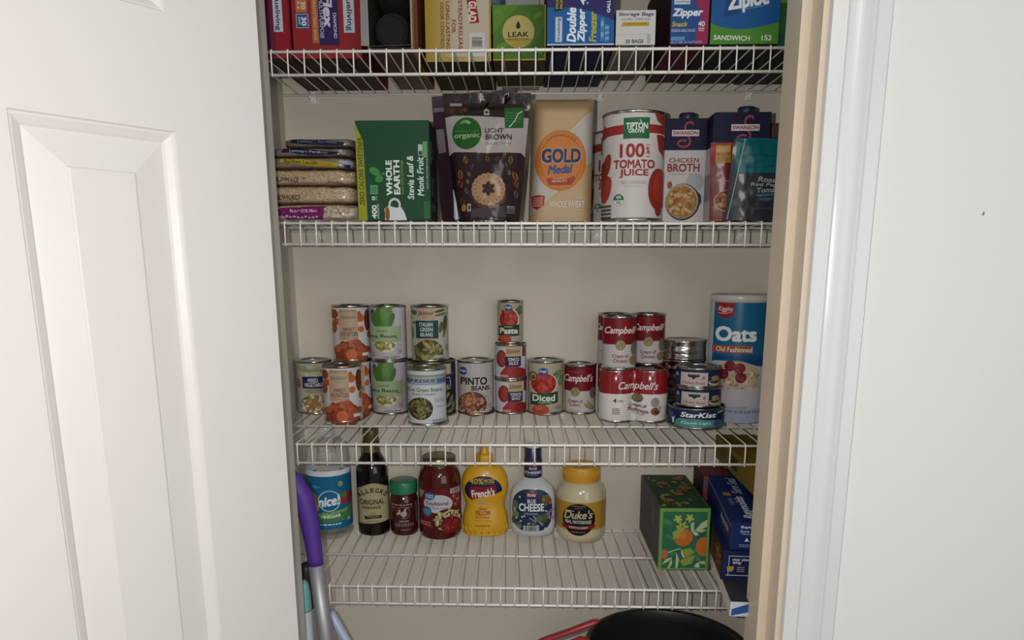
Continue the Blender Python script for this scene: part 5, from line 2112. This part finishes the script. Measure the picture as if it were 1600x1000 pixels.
t, w, d, h, L = hbox('bag_box', 'red trash-bag box with purple Flex panel, second from left on top', .0196, .1306, .0600, .2850, .195, 285, 825, 466, '962a30', '7c242a', '42282a')
L.rect(320, -120, 410, 104, 'a86a48')
L.rect(326, -120, 404, 98, 'b5764f')
L.text('30', 362, 18, 398, 80, 'd0b8a4', .02, 0, 'cw')
micro(L, 334, 10, 352, 90, 'd0b8a4', 2)
L.rect(320, 116, 416, 226, '9fb0c4')
L.rect(325, 121, 411, 221, '2c5590')
L.text('30', 362, 138, 400, 208, 'ccd4de', .02, 0, 'cw')
L.text('BAGS', 338, 142, 354, 198, 'b5c2d4', .006, 0, 'cw')
L.rect(442, -120, 494, 346, 'a8663f')
L.text('DRAWSTRING BAGS', 454, 0, 480, 320, 'c4a486', .006, 0, 'cw')
L.rect(496, -120, 652, 362, '33265c')
L.text('MULTI-PURPOSE', 504, -2, 534, 308, 'a5a3b8', .006, 0, 'cw')
L.text('Flex', 536, -40, 606, 224, 'b8b7c6', .034, .12, 'cw')
L.text('DIAMOND', 610, 112, 636, 310, 'b0b0c0', .012, 0, 'cw')
L.rect(690, -120, 778, 268, '8fa0b8')
L.rect(694, -116, 774, 264, 'b3b4ba')
L.text('trueliving', 706, -60, 762, 252, '2c3c6c', .01, 0, 'cw')
L.build('front_print', front(d), t)

# open carton with a black roll of bags inside
t = thing('open_box', 'grey-edged open carton holding a black roll, on the top shelf', 'box', (.1850, .1500, D1(.18)))
CB, OR_ = mat('8f8880', .6, 0, 1.2, 0, 60, .05), mat('94552c', .45, 0, 1.3, 0, 25, .25)
b = MB()
hw = .0345
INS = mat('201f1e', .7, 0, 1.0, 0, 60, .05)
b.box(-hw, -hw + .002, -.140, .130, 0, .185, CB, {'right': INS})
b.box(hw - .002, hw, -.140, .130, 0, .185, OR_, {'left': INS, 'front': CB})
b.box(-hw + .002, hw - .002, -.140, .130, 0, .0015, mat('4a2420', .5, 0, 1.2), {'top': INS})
b.box(-hw + .002, hw - .002, .128, .130, .0015, .185, CB)
b.build('carton_sleeve', t)
b = MB()
b.grid(lambda u, v: Vector(((2 * u - 1) * .034 + .002 * v, -.140 - .016 * v, .0042 - .0037 * v + .002 * u)), 8, 6, mat('c5c3be', .5, 0, 1.3))
b.grid(lambda u, v: Vector(((2 * u - 1) * .034 + .002 * v, -.140 - .016 * v, .0036 - .0037 * v + .002 * u)), 8, 6, mat('c5c3be', .5, 0, 1.3))
b.build('bottom_flap', t)
b = MB()
b.grid(lambda u, v: Vector((-hw - .010 * v * (1 - .3 * u) + .001, -.140 - .004 * v, .004 + u * .175)), 16, 5, mat('77736f', .5, 0, 1.2))
b.grid(lambda u, v: Vector((-hw - .010 * v * (1 - .3 * u) + .0004, -.1405 - .004 * v, .004 + u * .175)), 16, 5, mat('77736f', .5, 0, 1.2))
b.build('side_flap', t)
b = MB()
for q, c in enumerate(('a0704a', '7c3428', '94603c', '5c2c34')):
    b.box(hw, hw + .0004, -.139 + .02 * q, -.139 + .02 * (q + 1), .001, .184, mat(c, .45, 0, 1.3))
b.build('side_print', t)
BLK = mat('060607', .85, 0, 1.0, .3, 60, .1, name='black_bag_film')
t = thing('black_bag_roll', 'black roll of trash bags inside the open carton', 'bag roll', (.1850, .1400, D1(.18) + .0017))
b = MB()
n = 60


def roll(u, v):
    a = 2 * pi * u
    r = .0295 + .0022 * noise.noise(Vector((cos(a) * 4, sin(a) * 4, v * 9)))
    e = 1 - max(0, abs(2 * v - 1) - .9) * 3
    return Vector((r * e * cos(a), -.110 + .22 * v, .0305 + r * e * sin(a)))


b.grid(roll, n, 24, BLK, closed_u=True)
b.bm.faces.new([b.bm.verts.new(Vector((.0245 * cos(2 * pi * i / 40), -.1085, .0305 + .0245 * sin(2 * pi * i / 40)))) for i in range(40)]).material_index = 0
b.build('rolled_film', t)
t = thing('black_bag_roll', 'upper black bundle of bags above the roll in the open carton', 'bag roll', (.1850, .1400, D1(.18) + .0640))
pl = Pillow(.031, .11, .055, .7, .5, .003, 50, 5)
pl.mesh('rolled_film', BLK, t)

# look (640,0) at 5
t, w, d, h, L = hbox('bag_box', 'yellow and cream odor-control trash-bag box with red badge', .2300, .3372, .0857, .2900, .200, 120, 637, 486, 'b5ab9a', '7c3a2a', '4c4628', left='7c3a2a')  # underside colour includes the shade beneath the box
for i, c in enumerate(('ae8f34', 'b09440', 'b29a4e', 'b3a060', 'b4a574', 'b5a988')):
    L.rect(120 + 38 * i, -480, 160 + 38 * i, 486, c)
L.rect(340, -480, 637, 486, 'b5ab9a')
for i in range(5):
    L.rect(120 + 103 * i, 446, 225 + 103 * i, 486, ['a5904a', 'ab9a5c', 'b09f6c', 'b3a478', 'b5a884'][i])
L.rect(622, -480, 637, 486, 'b09a3c')
L.text('ODOR CONTROL', 240, 20, 268, 386, '8c4038', .008, 0, 'cw')
L.text('LONG-LASTING', 284, 12, 314, 386, '8c4038', .008, 0, 'cw')
L.text('FOR', 330, 156, 360, 258, '8c4038', .008, 0, 'cw')
L.text('STEADYRELEASE', 382, 5, 414, 412, '8c4038', .008, 0, 'cw')
L.poly([(440, -60), (512, -62), (546, 178), (476, 186)], '962a30')
L.text('GLAD', 462, 12, 524, 172, 'ccbfbb', .03, 0, 'cw')
L.rect(468, 258, 590, 446, 'b8b8b6')
L.bars(478, 284, 580, 380, '333333', 'b8b8b6', vert=False)
micro(L, 475, 390, 582, 400, '5c5c5c', 1)
L.build('front_print', front(d), t)

t, w, d, h, L = hbox('leak_box', 'lime green LEAK PROTECTION box with cream drop badge', .3404, .4262, .0810, .2600, .0830, 650, 1062, 474, '4f7a2c', '4a6c2a', '54502c')  # shade below is put into the bottom colour here too
L.poly([(650, 40), (860, 40), (650, 260)], '5c8a30')
L.poly([(860, 474), (1062, 474), (1062, 200)], '44702c')
L.rect(650, 462, 1062, 474, 'b3a03c')
L.rect(1052, 40, 1062, 474, '9c9a3c')
for x_, y_, rx, ry, a in ((700, 100, 40, 20, .5), (1000, 120, 36, 18, -.7), (720, 360, 50, 22, -.4), (1010, 400, 34, 20, .6)):
    L.ell(x_, y_, rx, ry, '659038', rot=a)
L.ell(850, 248, 124, 128, 'b9ad6c')
L.poly([(740, 300), (965, 300), (930, 350), (850, 376), (770, 350)], 'b09c48')
L.poly([(848, 162), (862, 190), (866, 208), (858, 222), (848, 226), (838, 222), (830, 208), (834, 190)], '2f2c24')
L.text('LEAK', 768, 250, 930, 290, '2f2c24', .01)
L.text('PROTECTION', 768, 302, 930, 318, '3c3828', .0)
L.build('front_print', front(d), t)
L = Lab(0, 100, 0, 100, w, .1)
for i in range(5):
    L.rect(30 + 10 * i, 6, 37 + 10 * i, 12, '8c3a30')
L.build('under_print', lambda u, v, e: Vector((u, -d / 2 + (.1 - v), -e)), t)
t = thing('blue_grey_bag', 'rolled blue-grey bag lying on the leak protection box, at the picture top', 'bag', (.3400, .1380, D1(.34) + .0834))
Pillow(.0165, .050, .016, .8, .6, .0015, 60, 4).mesh('rolled_bag', mat('5c6b82', .4, 0, 1.4, .1, 40, .1), t)
z0 = D1(.38)
t, w, d, h = carton('white_box', 'white carton standing behind the leak protection box', 'box', .3480, .4180, .2650, .2950, z0, z0 + .190, 'b0b5b8', 'a5a8ab', 'b0b5b8')
L = Lab(780, 840, -60, 140, w, h)
script(L, 784, -2, 822, 8, '4c545c', 1, 4)
L.rect(824, -2, 838, 6, '3c7c9c')
L.build('front_print', front(d), t)

t, w, d, h, L = hbox('freezer_bag_box', 'blue Double Zipper Freezer bag box at the shelf front', .4267, .5282, 0.0, .2700, .165, 1078, 1610, 364, '1d5c9c', '1c2c50', '1f2c44')
L.rect(1078, -500, 1610, 364, '1e5f9f')
pts = [(1610, -500), (1078, -500), (1078, 60)] + [(1078 + 532 * i / 12, 60 + 110 * (i / 12) ** 2.2 - 8 * sin(pi * i / 12)) for i in range(1, 13)]
L.poly(pts, '2f2c66')
L.poly([(1130, -300), (1215, -300), (1208, 76), (1134, 96)], '1a1f3a')
L.text('VALUE', 1142, -10, 1166, 76, 'b3a43a', .02, 0, 'ccw')
L.text('PACK', 1176, -2, 1200, 72, 'b3a43a', .02, 0, 'ccw')
L.rect(1142, 136, 1198, 336, '8fa8c4')
L.rect(1147, 141, 1193, 331, 'b0b9c4')
L.text('trueliving', 1156, 146, 1186, 326, '2c3c6c', .006, 0, 'ccw')
L.text('Double', 1234, 62, 1308, 338, 'c3ccd6', .03, .2, 'ccw')
L.text('Zipper', 1318, 72, 1394, 338, 'c3ccd6', .03, .2, 'ccw')
L.text('Freezer', 1410, 96, 1470, 338, 'b5ac3a', .026, .2, 'ccw')
L.text('40', 1338, -70, 1380, 44, 'c3ccd6', .02, 0, 'ccw')
micro(L, 1386, -20, 1402, 46, '9cb0c8', 2)
L.text('GALLON', 1548, -60, 1574, 106, 'c3ccd6', .02, 0, 'ccw')
L.rect(1500, 148, 1530, 330, '4480b4')
L.rect(1534, 200, 1570, 338, '4480b4')
micro(L, 1504, 155, 1526, 325, '84aacc', 2)
micro(L, 1538, 205, 1566, 334, '84aacc', 3)
L.rect(1078, 354, 1610, 364, 'b5bcc4')
L.build('front_print', front(d), t)

# look (920,0) at 5
t, w, d, h, L = hbox('storage_bag_box', 'low white 20 BAGS storage bag box at the shelf front', .5306, .5903, .0, .2200, .0490, 210, 518, 372, 'b5b5b0', '5c564e', '77746e')
L.rect(210, 100, 518, 372, 'b5b5b0')
L.text('Storage Bags', 230, 116, 502, 152, '353a6c', .014, .15)
L.text('DOUBLE ZIPPER SEAL', 252, 162, 480, 178, '4c5078', .0, .15)
L.poly([(258, 194), (470, 190), (466, 224), (254, 226)], 'b9993a')
micro(L, 280, 202, 450, 216, '7c6424', 1)
L.stroke([(222, 290), (505, 286)], 2, '8c8c88')
L.text('20 BAGS', 286, 328, 428, 358, '353a5c', .01)
micro(L, 456, 290, 482, 360, '77777a', 4)
L.build('front_print', front(d), t)

t, w, d, h, L = hbox('snack_bag_box', 'blue and magenta Zipper Snack bag box with yellow Snack word', .6125, .6700, .0, .2400, .130, 640, 940, 370, '24508c', '5c1c3c', '5c2840', left='3c2024')
pts = [(825, -300), (835, 40), (870, 110), (880, 160), (860, 220), (846, 290), (838, 370), (940, 370), (940, -300)]
L.poly(pts, '962a55')
L.rect(664, 14, 790, 54, '8fa8c4')
L.rect(668, 18, 786, 50, 'b0b9c4')
L.text('trueliving', 674, 22, 780, 46, '2c3c6c', .004)
L.text('Zipper', 654, 84, 892, 164, 'c6ccd6', .03, .2)
L.text('Snack', 652, 188, 774, 228, 'b5ac3a', .024, .2)
L.text('RESEALABLE BAGS', 650, 246, 838, 270, 'a8a8c0', .004, .15)
L.text('40', 858, 186, 910, 228, 'c6c0cc', .01)
L.text('BAGS', 862, 236, 908, 252, 'c6c0cc', .008)
micro(L, 866, 256, 904, 268, 'c6c0cc', 1)
L.rect(650, 306, 760, 340, '4a78b0')
micro(L, 650, 310, 756, 338, '7ca0c8', 2)
micro(L, 650, 342, 900, 364, '8aa4cc', 2, 4)
L.build('front_print', front(d), t)

t, w, d, h, L = hbox('sandwich_bag_box', 'big blue and green SANDWICH bag box with 152 count', .6732, .7755, .0, .2500, .150, 950, 1474, 368, '1e5a9c', '2a4c34', '34343a')
L.rect(950, -300, 1474, 368, '1d5a9a')
L.poly([(950, 368), (950, 200)] + [(950 + 524 * i / 16, 200 + 52 * sin(pi * (i / 16) ** .8)) for i in range(17)] + [(1474, 368)], '4f8c34')
L.poly([(1060, 20), (1120, 0), (1170, 130), (1046, 160)], '174a86')
L.text('Ziploc', 1070, -36, 1390, 118, 'c9cfd6', .034, .14, 9)
L.stroke([(1200, 100), (1290, 84), (1380, 60)], 4, '7ca4cc')
L.text('SANDWICH', 978, 300, 1256, 338, 'c6ccc6', .012, 0, -2)
L.text('152', 1346, 300, 1424, 342, 'c6ccc6', .016)
L.build('front_print', front(d), t)
z0 = D1(.82)
t, w, d, h = carton('sandwich_bag_box', 'second green and blue bag box, against the right wall of the top shelf', 'box', .7790, .8700, .0120, .2600, z0, z0 + .150, '2a5a34', '2a4c34', '2a5a34', '3a3a40')
L = Lab(0, 100, 0, 100, w, h)
L.rect(0, -5, 100, 56, '1d5080')
L.rect(0, 56, 100, 60, '4f8c34')
L.rect(0, 88, 100, 100, '1f4c4a')
L.build('front_print', front(d), t)

# ================================================================== under the lowest shelf
t = thing('floor_mop', 'mop with purple grip and silver shaft leaning by the left door jamb', 'mop', (.0985, -.045, 0))
X0 = -.0985
b = MB()
b.tube([(.0470 + X0, 0, .8510), (.0372 + X0, 0, 1.0015)][::-1] + [(.0985 + X0, 0, .06)], .0127, mat('a3a4a9', .5, .6, 1.1, 0, 60, .05, name='brushed_silver_tube'), 24)
b.build('shaft', t)
b = MB()
b.tube([(-.030 + X0, 0, 1.182), (-.0105 + X0, 0, 1.1661), (.0095 + X0, 0, 1.1480), (.0225 + X0, 0, 1.1215), (.0290 + X0, 0, 1.0881), (.0338 + X0, 0, 1.0482), (.0366 + X0, 0, 1.012), (.0373 + X0, 0, 1.0000)],
       [.008, .0125, .0150, .0165, .0160, .0142, .0132, .0130], mat('4a2a86', .6, 0, 1.15, .25, 500, .08, name='purple_soft_grip'), 24)
b.build('grip', t)
b = MB()
b.box(-.10, .10, -.03, .03, .004, .028, mat('4a2a86', .4, 0, 1.2), bevel=.008)
b.box(-.11, .11, -.036, .036, 0, .004, mat('c5c5c5', .9))
b.lathe([(.016, .028), (.014, .06)], mat('55555c', .4), 20)
b.build('mop_head', t)

t = thing('scrub_brush', 'white handled brush with teal band and black top, behind the mop', 'brush', (.0080, -.026, 0))
b = MB()
b.lathe([(.0105, .05), (.0105, .906)], mat('b5bcc8', .35, 0, 1.35), 24)
b.build('handle', t)
b = MB()
b.lathe([(.0108, .905), (.0112, .91), (.0108, .935), (.0085, .955), (.004, .962)], mat('6fa8aa', .4, 0, 1.3), 24)
b.build('teal_band', t)
b = MB()
b.tube([(-.001, .022, .90), (-.001, .022, .975), (-.003, .022, .985)], [.011, .011, .006], mat('1c1d20', .5), 16)
b.build('hanging_cap', t)
b = MB()
b.box(-.02, .02, -.02, .02, .0, .055, mat('b5bcc8', .4, 0, 1.2), bevel=.005)
b.build('brush_head', t)

t = thing('broom', 'pale blue broom handle slanting behind the mop shaft', 'broom', (.40, .075, 0))
b = MB()
b.tube([(.0200 - .4, 0, .855), (.0230 - .4, 0, .849), (.4 - .4, 0, .06)], [.004, .0085, .0085], mat('a9b9d2', .35, 0, 1.3), 20)
b.build('handle', t)
b = MB()
b.grid(lambda u, v: Vector(((2 * u - 1) * (.05 + .05 * v), .016 * (1 - v * .3) * (1 if 0 else 1) * (-1), .075 - .075 * v)), 10, 6, mat('7c8a9c', .8))
b.grid(lambda u, v: Vector(((2 * u - 1) * (.05 + .05 * v), .016, .075 - .075 * v)), 10, 6, mat('7c8a9c', .8))
b.box(-.05, .05, -.016, .016, .07, .085, mat('a9b9d2', .35, 0, 1.3), bevel=.003)
b.build('bristles', t)

# black bin
t = thing('trash_bin', 'round black bin below the lowest shelf, at the bottom right', 'bin', (.6690, .1010, 0))
BK = mat('1f2123', .4, 0, 1.0, .15, 120, .1, name='black_plastic')
b = MB()
b.lathe([(.118, 0), (.122, .004), (.150, .762), (.157, .765), (.1590, .770), (.157, .7755), (.150, .7765), (.147, .772), (.1455, .750), (.119, .006), (.002, .006)], BK, 80)
b.build('bin_shell', t)
b = MB()
b.tube([(.1485 * cos(2 * pi * i / 60), .1485 * sin(2 * pi * i / 60), .70) for i in range(60)], .003, BK, 8, closed=True)
b.build('inner_ring', t)
t = thing('dustpan', 'red handled dustpan leaning against the left of the black bin', 'dustpan', (.4400, .0, 0))
RED = mat('8c2730', .3, 0, 1.3, .05, 50, .05)
b = MB()
b.tube([(.0870, 0, .8770), (.076, 0, .8735), (.03, 0, .8540), (-.0112, 0, .838), (-.06, -.0, .812), (-.085, -.010, .77), (-.090, -.030, .60), (-.075, -.035, .09)], [.0045, .0075, .0075, .0075, .007, .007, .007, .007], RED, 14, flat=.7)
b.build('handle', t)
b = MB()
b.tube([(.068, -.022, .850), (.054, -.024, .849), (.040, -.025, .843), (.034, -.025, .825)], [.006, .010, .011, .009], RED, 16)
b.tube([(.036, -.025, .825), (-.02, -.03, .60), (-.04, -.03, .10)], .008, RED, 14)
b.build('grip', t)
b = MB()
b.box(-.11, .06, -.055, -.015, .0, .10, RED, bevel=.008)
b.build('pan', t)


# things of a kind that stand together
for o in COL.objects:
    if o.parent or 'category' not in o:
        continue
    c, z = o['category'], o.location.z
    if c == 'can' and z < 1.5:
        o['group'] = 'food tins on the third shelf'
    elif c in ('bottle', 'jar'):
        o['group'] = 'bottles and jars on the lowest shelf'
    elif c == 'box' and z > 1.7:
        o['group'] = 'boxes of bags on the top shelf'
    elif c == 'box' and z < 1.3:
        o['group'] = 'boxes at the right of the lowest shelf'
